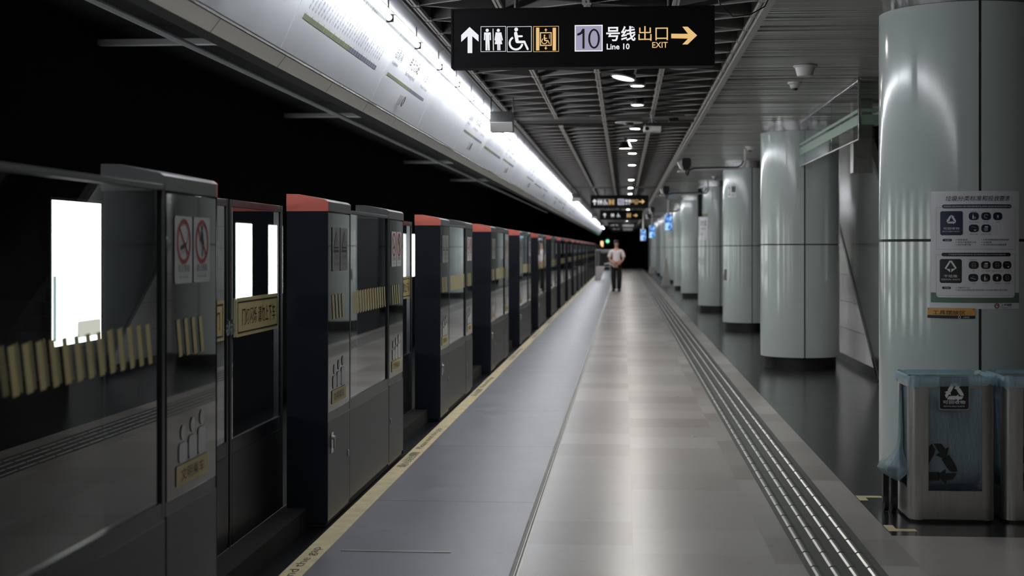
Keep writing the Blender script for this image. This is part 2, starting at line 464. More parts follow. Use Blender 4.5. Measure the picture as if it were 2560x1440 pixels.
# ================================================================== SETTING
struct('floor', MB().box(-1.57, -.525, YA, YB, -.2, 0), M['rubber_floor'], smooth=0)
struct('floor', MB().box(-.485, 1.395, YA, YB, -.2, 0), M['granite'], smooth=0)
struct('floor', MB().box(1.395, 6.5, YA, 7.56, -.2, 0), M['granite'], smooth=0)
struct('floor', MB().box(1.395, 6.5, 7.56, YB, -.2, 0), M['dark_granite'], smooth=0)
struct('floor', MB().box(-1.98, -1.57, YA, YB, -.2, -.004), M['frame'], smooth=0)
struct('wall_left', MB().box(-6.4, -6.2, YA, YB + 6, -1.4, 4.2), M['void'], smooth=0)
struct('wall_right', MB().box(6.5, 6.7, YA, YB, 0, 3.3), M['right_wall'], smooth=0)
struct('wall_back', MB().box(-1.9, 6.7, YA - .2, YA, -1.4, 4.2), M['wall_tile'], smooth=0)
struct('wall_front', MB().box(-6.4, 6.7, YB + 6, YB + 6.2, -1.4, 4.2), M['void'], smooth=0)
struct('ceiling', MB().box(-6.4, -1.86, YA, YB + 6, 4.1, 4.3), M['void'], smooth=0)
struct('floor', MB().box(-6.4, -2.1, YA, YB + 6, -1.5, -1.3), M['void'], smooth=0)
struct('wall_platform', MB().box(-2.0, -1.98, YA, YB, -1.4, -.01), M['void'], smooth=0)

# steel drain channel between the two floors
mb = MB(); mb.box(-.525, -.485, YA, YB, -.2, -.004)
o = struct('trim_1', mb, M['steel_rough'], smooth=0)
mb = MB()
mb.prism([(-.527, 0), (-.515, .003), (-.508, 0)], YA, YB); mb.prism([(-.502, 0), (-.492, .003), (-.483, 0)], YA, YB)
o = struct('trim_2', mb, M['ridge'], smooth=0)

# slatted ceiling on the right: narrow metal slats laid across
def m_slats():
    m = pmat('ceiling_slat', (.46, .455, .43), .30, metal=.15, var=.10, scale=.8)
    return m
M['slat'] = m_slats()
mb = MB(); y = YA; 
while y < 60:
    wv = .088; dz = random.uniform(-.003, .003) + (random.random() < .07) * .010; tl = random.uniform(-.008, .008)
    g = .011 + (random.random() < .10) * .016
    mb.add([(.955, y + g, 3.085 + dz), (6.5, y + g, 3.085 + dz), (6.5, y + wv, 3.085 + dz + tl), (.955, y + wv, 3.085 + dz + tl),
            (.955, y + g, 3.10 + dz), (6.5, y + g, 3.10 + dz), (6.5, y + wv, 3.10 + dz + tl), (.955, y + wv, 3.10 + dz + tl)],
           [(0, 3, 2, 1), (4, 5, 6, 7), (0, 1, 5, 4), (1, 2, 6, 5), (2, 3, 7, 6), (3, 0, 4, 7)])
    y += .095
while y < YB:
    mb.box(.955, 6.5, y + .02, y + .37, 3.085 + random.uniform(-.004, .004), 3.10); y += .38
struct('ceiling', mb, M['slat'], smooth=0)
struct('ceiling', MB().box(-1.86, 6.5, YA, YB, 3.36, 3.5), M['void'], smooth=0)
# edge trim between the two ceilings
mb = MB(); mb.box(.905, .955, YA, YB, 3.06, 3.30); struct('trim_3', mb, M['rail'], smooth=0)
mb = MB(); mb.box(-1.40, -1.385, YA, YB, 3.055, 3.32); struct('trim_4', mb, M['baffle'], smooth=0)

# triangular baffle grid
RX = [-1.36, -.815, -.24, .335, .89]
PY = .6
mb = MB(); rb = MB()
GAPS = [(17.1, 17.85), (36.6, 37.3), (56, 56.7)]
def in_gap(y): return any(a - .3 < y < b + .05 for a, b in GAPS)
def blade(p, q, z0=3.085, z1=3.26, t=.004):
    p = Vector(p); q = Vector(q); d = (q - p); n = Vector((-d.y, d.x)).normalized() * t / 2
    vs = []
    for z in (z0, z1):
        for c in (p + n, p - n, q - n, q + n): vs.append((c.x, c.y, z))
    mb.add(vs, [(0, 1, 2, 3), (7, 6, 5, 4), (0, 4, 5, 1), (1, 5, 6, 2), (2, 6, 7, 3), (3, 7, 4, 0)])
    n2 = n * 2.2; vs = []
    for z in (z0 - .001, z0 + .006):
        for c in (p + n2, p - n2, q - n2, q + n2): vs.append((c.x, c.y, z))
    mb.add(vs, [(0, 1, 2, 3), (7, 6, 5, 4), (0, 4, 5, 1), (1, 5, 6, 2), (2, 6, 7, 3), (3, 7, 4, 0)], 1)
ny = int((YB - YA) / PY)
for j in range(ny):
    y0 = YA + j * PY
    if y0 > 75: break
    for b in range(4):
        if in_gap(y0): continue
        xa, xb = RX[b] + .025, RX[b + 1] - .025
        sh = (b % 2) * PY / 2
        blade((xa, y0 + sh), (xb, y0 + PY / 2 + sh)); blade((xb, y0 + PY / 2 + sh), (xa, y0 + PY + sh))
for x in RX:
    j = 0; y = YA + (.3 if x in (RX[1], RX[3]) else 0)
    while y < 75:
        skip = in_gap(y) and x in (RX[1], RX[3])
        if not skip:
            rb.box(x - .021, x - .005, y + .02, y + PY - .03, 3.072, 3.10); rb.box(x + .005, x + .021, y + .02, y + PY - .03, 3.072, 3.10)
            rb.box(x - .014, x + .014, y + .02, y + PY - .03, 3.088, 3.10)
            rb.box(x - .030, x + .030, y - .055, y + .03, 3.078, 3.098)
        y += PY
for a, b in GAPS:
    mb.box(RX[0], RX[-1], a - .02, a + .02, 3.075, 3.24); mb.box(RX[0], RX[-1], b - .02, b + .02, 3.075, 3.24)
    mb.box(RX[0], RX[-1], a + .02, b - .02, 3.10, 3.12)
mb.box(RX[0], RX[-1], 75, YB, 3.10, 3.14)
struct('ceiling', mb, [M['baffle'], M['lip']], smooth=0)
struct('trim_5', rb, M['rail'], smooth=0)

# ================================================================== FASCIA with lamps
FT = (-1.50, 2.985); FB = (-1.72, 2.50)
dx, dz = FT[0] - FB[0], FT[1] - FB[1]; fl = math.hypot(dx, dz)
nx, nz_ = dz / fl, -dx / fl            # outward (towards the platform, downwards)
if nx < 0: nx, nz_ = -nx, -nz_
def fmapf(u, v, l):                      # v: 0 bottom .. fl top
    return (FB[0] + dx / fl * v + nx * l, u, FB[1] + dz / fl * v + nz_ * l)
def fmapg(u, v, l): return fmapf(u, v, l + .0062)
YF1 = 102
mb = MB(); mb.prism([(-1.79, 2.431), (-1.772, 2.431), (-1.735, 2.49), (-1.515, 2.985), (-1.50, 3.03), (-1.40, 3.08), (-1.40, 3.34), (-1.86, 3.34), (-1.86, 2.431)], YA, YF1)
struct('trim_6', mb, M['void'], smooth=0)
# soffit sheets under the fascia
mb = MB(); y = YA
while y < YF1:
    y2 = min(y + 1.18, YF1)
    mb.prism([(-1.769, 2.427), (-1.724, 2.484), (-1.730, 2.492), (-1.776, 2.432)], y + .004, y2 - .004); y = y2
struct('trim_7', mb, M['soffit'], smooth=0)
mb = MB(); mb.prism([(-1.726, 2.484), (-1.716, 2.486), (-1.716, 2.502), (-1.726, 2.502)], YA, YF1)
struct('trim_8', mb, M['darksteel'], smooth=0)
# upper grey sheets between lamps and baffle ceiling
mb = MB(); y = YA + .35
while y < YF1:
    y2 = min(y + 1.18, YF1)
    mb.prism([(-1.475, 3.012), (-1.395, 3.062), (-1.395, 3.072), (-1.482, 3.020)], y + .003, y2 - .003); y = y2
struct('trim_9', mb, M['fascia_ceiling'], smooth=0)

# fascia panels
PER = 4.705
def fascia_panel(y0, y1, kind):
    r = empty('fascia_panel', (0, 0, 0))
    vs = [fmapf(u, v, l) for l in (-.004, .006) for (u, v) in ((y0 + .006, .004), (y1 - .006, .004), (y1 - .006, fl - .004), (y0 + .006, fl - .004))]
    MB().add(vs, [(0, 3, 2, 1), (4, 5, 6, 7), (0, 1, 5, 4), (1, 2, 6, 5), (2, 3, 7, 6), (3, 0, 4, 7)]).build('board', M['white_panel'], r, smooth=0)
    return r
STN = ['徐泾东', '虹桥火车站', '虹桥2号航站楼', '淞虹路', '北新泾', '威宁路', '娄山关路', '中山公园', '江苏路', '静安寺', '南京西路', '人民广场', '南京东路',
       '陆家嘴', '东昌路', '世纪大道', '上海科技馆', '世纪公园', '龙阳路', '张江高科', '金科路', '广兰路', '唐镇', '创新中路', '华夏东路', '川沙', '凌空路',
       '远东大道', '海天三路', '浦东国际机场']
base_map = None
GM = {'ink': M['inkgrey'], 'dark': M['ink'], 'olive': M['olive'], 'slate': M['slate']}
def map_graphics():
    g = G()
    # (u from 0 = near edge of panel; line at v ~ .19)
    a, b = .14, 2.26
    n = len(STN); st = (b - a) / n; sp = int(n * .58)
    vln = .195
    for i in range(n):
        lay = 'olive' if i < sp else 'slate'
        g.rect(lay, a + i * st + (.002 if i % 4 == 0 or i >= sp else 0), vln, a + (i + 1) * st - (.004 if i >= sp or i in (6, 9, 12, 14) else 0), vln + .028)
        if i % 2 == 0: g.rect(lay, a + (i + .5) * st - .004, vln + .028, a + (i + .5) * st + .004, vln + .038)
        t = STN[i]
        g.textr('ink', t, a + (i + .7) * st, vln + .055, .031, math.radians(66))
        if i in (1, 4, 7, 11, 12, 15, 18): g.textr('dark', '换乘' + t, a + (i + .95) * st, vln + .235, .022, math.radians(66))
    for k in range(9): g.textr('ink', 'Line %d' % (k + 1), 1.05 + k * .07, .44, .024, math.radians(66))
    return g
def station_graphics():
    g = G()
    g.rect('olive', .12, .215, 1.10, .236); g.rect('slate', 1.10, .215, 1.88, .236)
    g.text('ink', '陆家嘴', .10, .345, .42, .425); g.text('ink', 'Lujiazui', .12, .295, .34, .325)
    g.text('ink', '2号口 Exit', .10, .445, .40, .465)
    g.text('dark', '南京东路', .72, .350, 1.18, .47, 1, .01); g.text('ink', 'East Nanjing Road', .72, .285, 1.14, .325)
    g.text('ink', '人民广场', 1.50, .345, 1.86, .425); g.text('ink', "People's Square", 1.50, .285, 1.84, .315)
    g.text('ink', 'Line 2', 1.62, .445, 1.82, .465)
    return g
def bracket(r, y0):
    # small white latch with a ring, on the lower half of a station panel
    u = y0 + .88
    b = MB(); vs = [fmapf(uu, vv, l) for l in (.004, .026) for (uu, vv) in ((u, .08), (u + .03, .08), (u + .03, .155), (u, .155))]
    b.add(vs, [(0, 3, 2, 1), (4, 5, 6, 7), (0, 1, 5, 4), (1, 2, 6, 5), (2, 3, 7, 6), (3, 0, 4, 7)])
    b.build('latch', M['grey_plastic'], r, bevel=.004)
    pts = [fmapf(u + .085 + .035 * math.cos(t), .12 + .04 * math.sin(t), .03) for t in [2 * PI * k / 20 for k in range(21)]]
    MB().tube(pts, .004, 8).build('ring', M['inkgrey'], r)
proto_map = proto_st = proto_blank = None
k = -3
yy = 7.0
fn = {'map': 0, 'station': 0, 'blank': 0}
for k in range(-2, 21):
    y0 = 7.0 + PER * k
    for kind, a, b in ((('map' if k % 2 == 0 else 'blank'), y0, y0 + 2.555), ('station', y0 + 2.555, y0 + PER)):
        if a > YF1: continue
        r = fascia_panel(a, min(b, YF1), kind)
        vis = b > 3.0
        far = a > 45
        if kind == 'map' and vis and not far:
            if proto_map is None:
                proto_map = map_graphics().build(r, fmapg, GM, {'ink': 'station_names', 'dark': 'transfer_names', 'olive': 'route_line', 'slate': 'route_line'})
                for ob in proto_map: ob.location = (0, a, 0)
            else:
                for ob in proto_map:
                    c = ob.copy(); COL.objects.link(c); c.parent = r; c.location = (0, a, 0)
        if kind == 'station' and vis and not far:
            if proto_st is None:
                proto_st = station_graphics().build(r, fmapg, GM, {'ink': 'lettering', 'dark': 'station_name', 'olive': 'route_line', 'slate': 'route_line'})
                for ob in proto_st: ob.location = (0, a, 0)
                bracket(r, a)
            else:
                for ob in proto_st:
                    c = ob.copy(); COL.objects.link(c); c.parent = r; c.location = (0, a, 0)
                bracket(r, a)
        i = fn[kind]; fn[kind] += 1
        what = {'map': 'white fascia board with route map', 'blank': 'blank white fascia board',
                'station': 'white fascia board with station name'}[kind]
        tag(r, '%s, %s such board from the camera' % (what, ORD[i]), 'sign panel', 'fascia boards above the platform doors')

# fluorescent tubes
def make_tube():
    r = empty('tube_lamp')
    MB().tube([(0, .02, 0), (0, 1.13, 0)], .017, 12).build('tube', M['tube'], r)
    b = MB(); b.tube([(0, 0, 0), (0, .022, 0)], .020, 12); b.tube([(0, 1.128, 0), (0, 1.15, 0)], .020, 12)
    b.box(-.030, -.024, 0, 1.15, .004, .024); b.box(-.010, .032, 0, 1.15, .022, .027)  # flat strip over the tube added to keep its light off the ceiling
    b.build('holder', M['grey_plastic'], r)
    MB().box(-.022, .022, -.022, 0, -.022, .026).build('end_clip', M['black'], r)
    MB().box(-.014, -.006, -.016, -.008, .02, .13).build('hanger', M['fascia_ceiling'], r, smooth=0)
    return r
tp = make_tube(); y = -2.0; i = 0
y = 8.62 - 1.18 * 9
while y < YF1 - 1:
    o = tp if i == 0 else copy_tree(tp)
    o.location = (-1.425, y, 2.905)
    tag(o, 'slim white tube lamp in the row along the top edge of the fascia boards', 'lamp', 'tube lamps above the fascia boards')
    y += 1.18; i += 1

# ================================================================== PLATFORM SCREEN UNITS
FX, BX = -1.59, -1.81      # front and back faces
HL, BW = 2.62, .62
def cap_prof(): return [(FX + .004, 1.700), (FX + .004, 1.752), (FX - .012, 1.764), (-1.745, 1.792), (BX - .004, 1.794), (BX - .004, 1.700)]
def on_face(X): return lambda u, v, l: (X + l, u, v)
LM = {'white': M['sticker'], 'ghost': M['ghost'], 'red': M['signred'], 'ink': M['ink'], 'yellow': M['yellow'], 'grey': M['inkgrey'], 'blue': M['blue']}
def bars(g, u0, n, step=.0885, wd=.038):
    for i in range(n):
        u = u0 + i * step
        g.poly('yellow', [(u, 1.245), (u + wd, 1.248), (u + wd + .034, 1.113), (u + .034, 1.110)])
def sticker_pair(root, u0, kind):
    for s_ in (0, 1):
        g = G(); u = u0 + s_ * .222
        g.rrect('white' if kind == 'no' else 'ghost', u, 1.374, u + .205, 1.616, .012, 1)
        if kind == 'no':
            g.arc('red', u + .1025, 1.525, .066, .082, 0, 360, 2, 32)
            g.line('red', [(u + .048, 1.575), (u + .157, 1.475)], .013, 2)
            if s_ == 0: g.line('ink', [(u + .06, 1.50), (u + .13, 1.515)], .016, 3, False); g.line('grey', [(u + .135, 1.52), (u + .15, 1.55)], .006, 3)
            else:
                g.disc('ink', u + .10, 1.575, .011, 3); g.line('ink', [(u + .10, 1.557), (u + .115, 1.52)], .020, 3); g.line('ink', [(u + .115, 1.52), (u + .10, 1.475)], .012, 3); g.line('ink', [(u + .10, 1.55), (u + .07, 1.53)], .008, 3)
            g.text('grey', '禁止吸烟' if s_ == 0 else '禁止倚靠', u + .035, 1.415, u + .17, 1.441, 2); g.text('grey', 'No smoking' if s_ == 0 else 'No leaning', u + .05, 1.390, u + .155, 1.402, 2)
        else:
            g.poly('ink', [(u + .03, 1.50), (u + .175, 1.50), (u + .1025, 1.60)], 2); g.poly('ghost', [(u + .047, 1.509), (u + .158, 1.509), (u + .1025, 1.585)], 3)
            g.rect('ink', u + .03, 1.478, u + .175, 1.492, 2)
            g.line('ink', [(u + .1025, 1.56), (u + .1025, 1.53)], .008, 4); g.disc('ink', u + .1025, 1.518, .005, 4)
            g.text('grey', '小心夹手' if s_ == 0 else '当心缝隙', u + .035, 1.44, u + .17, 1.465, 2); g.text('grey', 'Mind the gap', u + .04, 1.405, u + .165, 1.422, 2)
        q = empty('warning_sticker'); q.parent = root
        g.build(q, on_face(FX + .003), LM, {'white': 'backing', 'ghost': 'backing', 'red': 'ring', 'ink': 'pictogram', 'grey': 'lettering'}, .0010)
def lower_sticker(root, u):
    # generic cut-out patch over a yellow label with four characters
    g = G()
    g.rrect('yellow', u, .648, u + .39, .722, .008, 1)
    g.text('ink', '文明乘车', u + .05, .662, u + .33, .708, 2)
    for q_ in range(3):
        g.rrect('white', u + .03 + q_ * .115, .728, u + .13 + q_ * .115, .80 + .015 * q_, .02, 1); g.disc('white', u + .08 + q_ * .115, .835 + .015 * q_, .028, 1)
    q = empty('courtesy_sticker'); q.parent = root
    g.build(q, on_face(FX + .003), LM, {'yellow': 'label_strip', 'ink': 'lettering', 'white': 'cut_out'}, .0010)
def make_unit():
    r = empty('platform_screen_unit')
    # two end boxes (posts) with cabinets
    for s_, (a, b) in enumerate(((0, BW), (HL - BW, HL))):
        MB().box(BX, FX - .006, a, b, .02, 1.70).build('end_cabinet', M['post'], r, bevel=.004)
        MB().box(FX - .006, FX + .001, a + .012, b - .012, .612, 1.694).build('glass_front', M['darkglass'], r, bevel=.002)
        MB().box(FX - .006, FX - .001, a + .004, b - .004, .565, .612).build('glass_rail', M['frame'], r, smooth=0)
        kp = MB().box(FX - .006, FX + .002, a + .006, b - .006, .045, .565).build('kick_plate', M['kick'], r, bevel=.002)
        MB().prism([(FX + .002, .30), (FX + .008, .305), (FX + .008, .335), (FX + .002, .34)], b - .07 if s_ == 0 else a + .05, b - .045 if s_ == 0 else a + .075).build('keyhole_cover', M['grey_plastic'], kp, bevel=.003)
        q = MB().prism(cap_prof(), a + (.012 if s_ == 0 else -.02), b + (.02 if s_ == 0 else -.012)).build('top_cap', M['cap'], r, bevel=.003)
        MB().prism(cap_prof(), a - .004 if s_ == 0 else b - .012, a + .012 if s_ == 0 else b + .004).build('end_plate', M['red'], q, bevel=.002)
        MB().box(BX - .002, FX + .002, (a - .003) if s_ == 0 else b, a if s_ == 0 else b + .003, .02, 1.70).build('end_panel', M['post'], r, smooth=0)
    # lock with small lever
    l = MB().box(FX + .001, FX + .006, .075, .135, .385, .50).build('lock_plate', M['steel'], r, bevel=.004)
    lb = MB(); lb.tube([(FX + .006, .105, .47), (FX + .02, .105, .47)], .012, 12); lb.box(FX + .01, FX + .02, .098, .112, .41, .47)
    lb.build('lever', M['steel_rough'], l)
    # middle glazed panel
    a, b = BW + .004, HL - BW - .004
    MB().box(FX - .022, FX - .010, a + .03, b - .03, .60, 1.70).build('glass_pane', M['glass'], r, smooth=0)
    f = MB(); f.box(FX - .036, FX, a, a + .032, .57, 1.705); f.box(FX - .036, FX, b - .032, b, .57, 1.705); f.box(FX - .036, FX - .001, a, b, .555, .62)
    f.build('pane_frame', M['frame'], r, bevel=.002)
    MB().box(FX - .038, FX + .002, a, b, 1.702, 1.722).build('top_rail', M['cap'], r, bevel=.003)
    MB().box(FX - .05, FX + .001, a, b, .045, .556).build('kick_plate', M['kick'], r, bevel=.002)
    MB().box(BX, FX - .012, 0.01, HL - .01, 0, .045).build('plinth', M['rubber'], r, smooth=0)
    # bars and stickers
    g = G(); bars(g, .10, 4); bars(g, BW + .10, 13); bars(g, HL - BW + .11, 4)
    q = g.build(r, on_face(FX + .0025), LM, {'yellow': 'warning_bars'}, .001)
    sticker_pair(r, .11, 'warn'); sticker_pair(r, HL - BW + .09, 'no')
    lower_sticker(r, .10); lower_sticker(r, HL - BW + .11)
    return r
def make_leaf(side):
    """one sliding leaf; origin at the meeting stile; runs towards -Y for side 0, +Y for side 1"""
    r = empty('sliding_door_leaf')
    s_ = -1 if side == 0 else 1; X = -1.842
    def bx(b, y0, y1, z0, z1, x0=-.02, x1=.0): b.box(X + x0, X + x1, s_ * y0, s_ * y1, z0, z1)
    f = MB(); bx(f, .004, .045, .10, 1.73); bx(f, 1.00, 1.05, .10, 1.73); bx(f, .045, 1.00, 1.695, 1.73); bx(f, .045, 1.00, .53, .60)
    f.build('door_frame', M['frame'], r, bevel=.003)
    p = MB(); bx(p, .045, 1.0, .60, 1.695, -.014, -.006); p.build('door_glass', M['glass'], r, smooth=0)
    p = MB(); bx(p, .045, 1.0, .10, .53, -.018, .001); p.build('kick_plate', M['kick'], r, bevel=.002)
    p = MB(); bx(p, 0, .006, .10, 1.73, -.022, .004); p.build('seal', M['rubber'], r, smooth=0)
    h = MB(); h.lathe([(.001, .012), (.016, .010), (.020, 0)], 16)
    hh = h.build('door_handle', M['steel'], r); hh.rotation_euler = (0, PI / 2, 0); hh.scale = (2.0, 1, 1); hh.location = (X + .001, s_ * .035, 1.13)
    g = G()
    u0, u1 = ((.12, .94) if side else (-.94, -.09))
    g.rect('yellow', u0, 1.075, u1, 1.262, 1); g.frame('ink', u0 + .02, 1.092, u1 - .02, 1.245, .007, 2)
    if side: g.text('ink', '门灯闪烁 请勿上下车', u0 + .10, 1.128, u1 - .07, 1.21, 2)
    else: g.text('ink', '门已关闭 请走下一扇门', u0 + .10, 1.128, u1 - .07, 1.21, 2)
    q = empty('notice_sticker'); q.parent = r
    g.build(q, on_face(X + .0), LM, {'yellow': 'backing', 'ink': 'lettering'}, .001)
    return r
Y0 = 7.55; PIT = 4.712
unit = make_unit(); leafA = make_leaf(0); leafB = make_leaf(1)
NU = 16
def unit_name(k):
    if k == -1: return 'dark glazed screen unit filling the left foreground'
    return 'dark glazed screen unit with coral end cap, %s one beyond the foreground unit' % (ORD[k] if k else 'first')
n_ = 0
for k in range(-3, NU):
    o = unit if k == -3 else copy_tree(unit)
    o.location = (0, Y0 + k * PIT, 0)
    nm = unit_name(k) if k >= -1 else 'dark glazed screen unit behind the camera, number %s' % ('one' if k == -3 else 'two')
    tag(o, nm, 'platform screen', 'platform screen units')
for k in range(-2, NU):
    c = Y0 + k * PIT - (PIT - HL) / 2 + .03
    for s_, pr in ((0, leafA), (1, leafB)):
        o = pr if k == -2 else copy_tree(pr)
        o.location = (0, c, 0)
        d = ['nearer', 'farther'][s_]
        if k < 0: nm = '%s black-framed sliding leaf of the platform door at the frame edge %s' % (d, 'one' if k == -1 else 'two')
        elif k == 0: nm = '%s black-framed sliding leaf of the nearest platform door, with yellow notice' % d
        else: nm = '%s black-framed sliding leaf of the %s platform door away' % (d, ORD[k])
        tag(o, nm, 'sliding door', 'sliding leaves of the platform doors')
# far end: solid low wall beyond the last unit
struct('wall_screen', MB().box(-1.80, -1.62, Y0 + NU * PIT - 2, YB, 0, 1.72), M['post'], smooth=0)
mb = MB()
struct('trim_10', MB().box(-1.84, -1.70, YA, Y0 + NU * PIT, -.004, .10), M['void'], smooth=0)

# yellow strip with lettering along the edge of the doors
r = empty('yellow_floor_strip')
b = MB(); y = YA
b.box(-1.575, -1.468, YA, YB - 10, -.001, .0025)
b.build('tape', M['yellow_tape'], r, smooth=0)
g = G()
for k in range(-1, 12):
    y = 5.55 + k * PIT
    # text runs along +Y, letter tops towards the track
    def put(txt, ua, ub, lo, hi):
        vs, fs = text_geo(txt, 0); xs = [p[0] for p in vs]; ys = [p[1] for p in vs]
        a0, a1, c0, c1 = min(xs), max(xs), min(ys), max(ys)
        g.geo('ink', [(ua + (p[0] - a0) / (a1 - a0) * (ub - ua), lo + (p[1] - c0) / (c1 - c0) * (hi - lo)) for p in vs], fs)
    put('Please mind the gap', y + .28, y + 1.48, .025, .085); put('请小心站台缝隙', y - .62, y + .10, .02, .09)
g.build(r, lambda u, v, l: (-1.468 - v, u, .003 + l * .5), {'ink': M['ink']}, {'ink': 'lettering'}, .001)
tag(r, 'long yellow floor tape with small black lettering, beside the screen units', 'floor tape')

# floor cover seams: thin strips lying across the grey-blue floor
for i, (y, x0, x1) in enumerate([(6.97, -1.40, -.85)]):
    o = MB().box(x0, x1, y - .012, y + .012, 0, .004).build('joint_strip', M['ridge'], bevel=.001)
    tag(o, 'short pale metal joint strip on the grey-blue floor in the foreground', 'floor strip')

# ================================================================== TACTILE STRIP
r = empty('tactile_strip')
b = MB(); y = YA
while y < 95:
    b.box(.848, 1.205, y + .002, y + .638, -.001, .004); y += .64
b.build('base_tiles', M['tactile'], r, smooth=0)
b = MB(); b2 = MB(); y = 3.25
rx = [.888, .974, 1.06, 1.146]
while y < 95:
    st = .32 if y < 40 else 2.0
    for x in rx:
        b.prism([(x - .012, .003), (x - .004, .0085), (x + .012, .0085), (x + .030, .003)], y + .006, y + st - .010)
        b2.prism([(x - .013, .004), (x - .003, .0092), (x + .006, .0092), (x + .006, .004)], y + .012, y + st - .016)  # pale strip paints the glint on each left bevel, plus wear
    y += st
b.build('ribs', M['tactile'], r, smooth=0); b2.build('worn_rib_glints', M['ridge'], r, smooth=0)
tag(r, 'grey-green ribbed guidance strip for the blind running down the platform', 'tactile paving')

# yellow corner marks by the bins
for i, (x, y, sx) in enumerate([(1.40, 8.70, 1), (1.40, 7.68, 1)]):
    b = MB(); b.box(x, x + .15, y, y + .06, 0, .0015); b.box(x + .0, x + .05, y - (.10 if i == 0 else -.06), y + (0 if i == 0 else .16), 0, .0015)
    o = b.build('corner_mark', M['yellow_tape'], None, smooth=0)
    tag(o, 'worn yellow corner mark on the floor, %s' % ('behind the recycling bin by the column' if i == 0 else 'in front of the recycling bin'), 'floor mark')

# ================================================================== COLUMNS
R0 = .492
def arcpts(r, a0, a1, n): return [(r * math.cos(a0 + (a1 - a0) * k / n), r * math.sin(a0 + (a1 - a0) * k / n)) for k in range(n + 1)]
def make_column():
    r = empty('round_column')
    g = math.radians(1.0)
    for (z0, z1) in ((.15, 1.540), (1.556, 2.955)):
        for a0 in (-PI / 2, PI / 2):
            pr = arcpts(R0, a0 + g, a0 + PI - g, 40) + arcpts(R0 - .012, a0 + PI - g, a0 + g, 40)
            MB().prism(pr, z0, z1, 'z').build('cladding_panel', M['enamel'], r)
    MB().lathe([(R0 - .014, .16), (R0 - .014, 2.96)], 48).build('core', M['seam'], r)
    MB().lathe([(R0 - .022, 2.958), (R0 - .022, 3.070), (R0 - .012, 3.072), (R0 - .012, 3.085)], 64).build('steel_band', M['steel'], r)
    MB().lathe([(R0 - .045, 0), (R0 - .045, .155)], 48).build('black_base', M['black'], r)
    return r
cols = [(2.085, 9.03), (2.22, 18.23), (2.31, 26.45), (2.25, 34.1), (2.22, 43.6), (2.28, 51.8), (2.26, 61.6), (2.26, 70), (2.26, 78.5), (2.26, 87), (2.26, 95.5), (2.26, 104)]
pc = make_column(); col_obj = []
for i, (x, y) in enumerate(cols):
    o = pc if i == 0 else copy_tree(pc); o.location = (x, y, 0); col_obj.append(o)
    nm = ['big pale enamelled round column at right with the waste-sorting poster', 'pale enamelled round column beside the stairs and hanging glass barrier',
          'pale round column with a small dark green square sticker near its top', 'pale round column with the white notice board and cable box'][i] if i < 4 else \
        'pale round column, %s in the row counted from the camera' % ORD[i]
    tag(o, nm, 'column', 'round columns along the platform')
o = copy_tree(pc); o.location = (2.15, .6, 0); tag(o, 'pale enamelled round column behind the photographer', 'column', 'round columns along the platform')
# dirt streaks on the joint of the first column
CX, CY = cols[0]
def wrap(cx, cy, rr):
    return lambda u, v, l: (cx + (rr + l) * math.sin(u / rr), cy - (rr + l) * math.cos(u / rr), v)

# ---- waste sorting poster
r = empty('waste_sorting_poster')
g = G(); PM = {'paper': M['posterwhite'], 'navy': M['navy'], 'ink': M['ink'], 'green': M['postergreen'], 'white': M['posterwhite'], 'red': M['signred'], 'rule': M['ghost']}
SC = .53 / 199.0       # metres per photo pixel on the poster
def U(px): return (px - 2455) * SC + .01
def V(py): return 1.838 - (py - 482) * (.694 / 293)
g.rect('paper', U(2345), V(775), U(2544), V(482), 1, 20)
g.rect('green', U(2345), V(760), U(2544), V(735), 2, 20); g.rrect('white', U(2357), V(747), U(2532), V(628), .02, 3, n=16)
g.text('navy', '垃圾分类标准和投放要求', U(2377), V(507), U(2519), V(494), 4, 0, .2)
g.rrect('navy', U(2370), V(525), U(2523), V(515.5), .012, 3, n=14); g.text('white', '可回收物:适宜回收和可循环再利用的废纸张,废塑料,废金属,废玻璃,废织物等产品', U(2373), V(522.5), U(2520), V(518), 5)
g.rrect('navy', U(2366), V(592), U(2414), V(532), .012, 3, n=5); g.recycle('white', U(2390), V(554), .030, 5)
g.text('white', '可回收物', U(2373), V(578), U(2407), V(572), 5); g.text('white', 'RECYCLABLE WASTE', U(2371), V(584), U(2407), V(581), 5)
g.text('ink', '主要包括', U(2429), V(534.5), U(2443), V(532), 3)
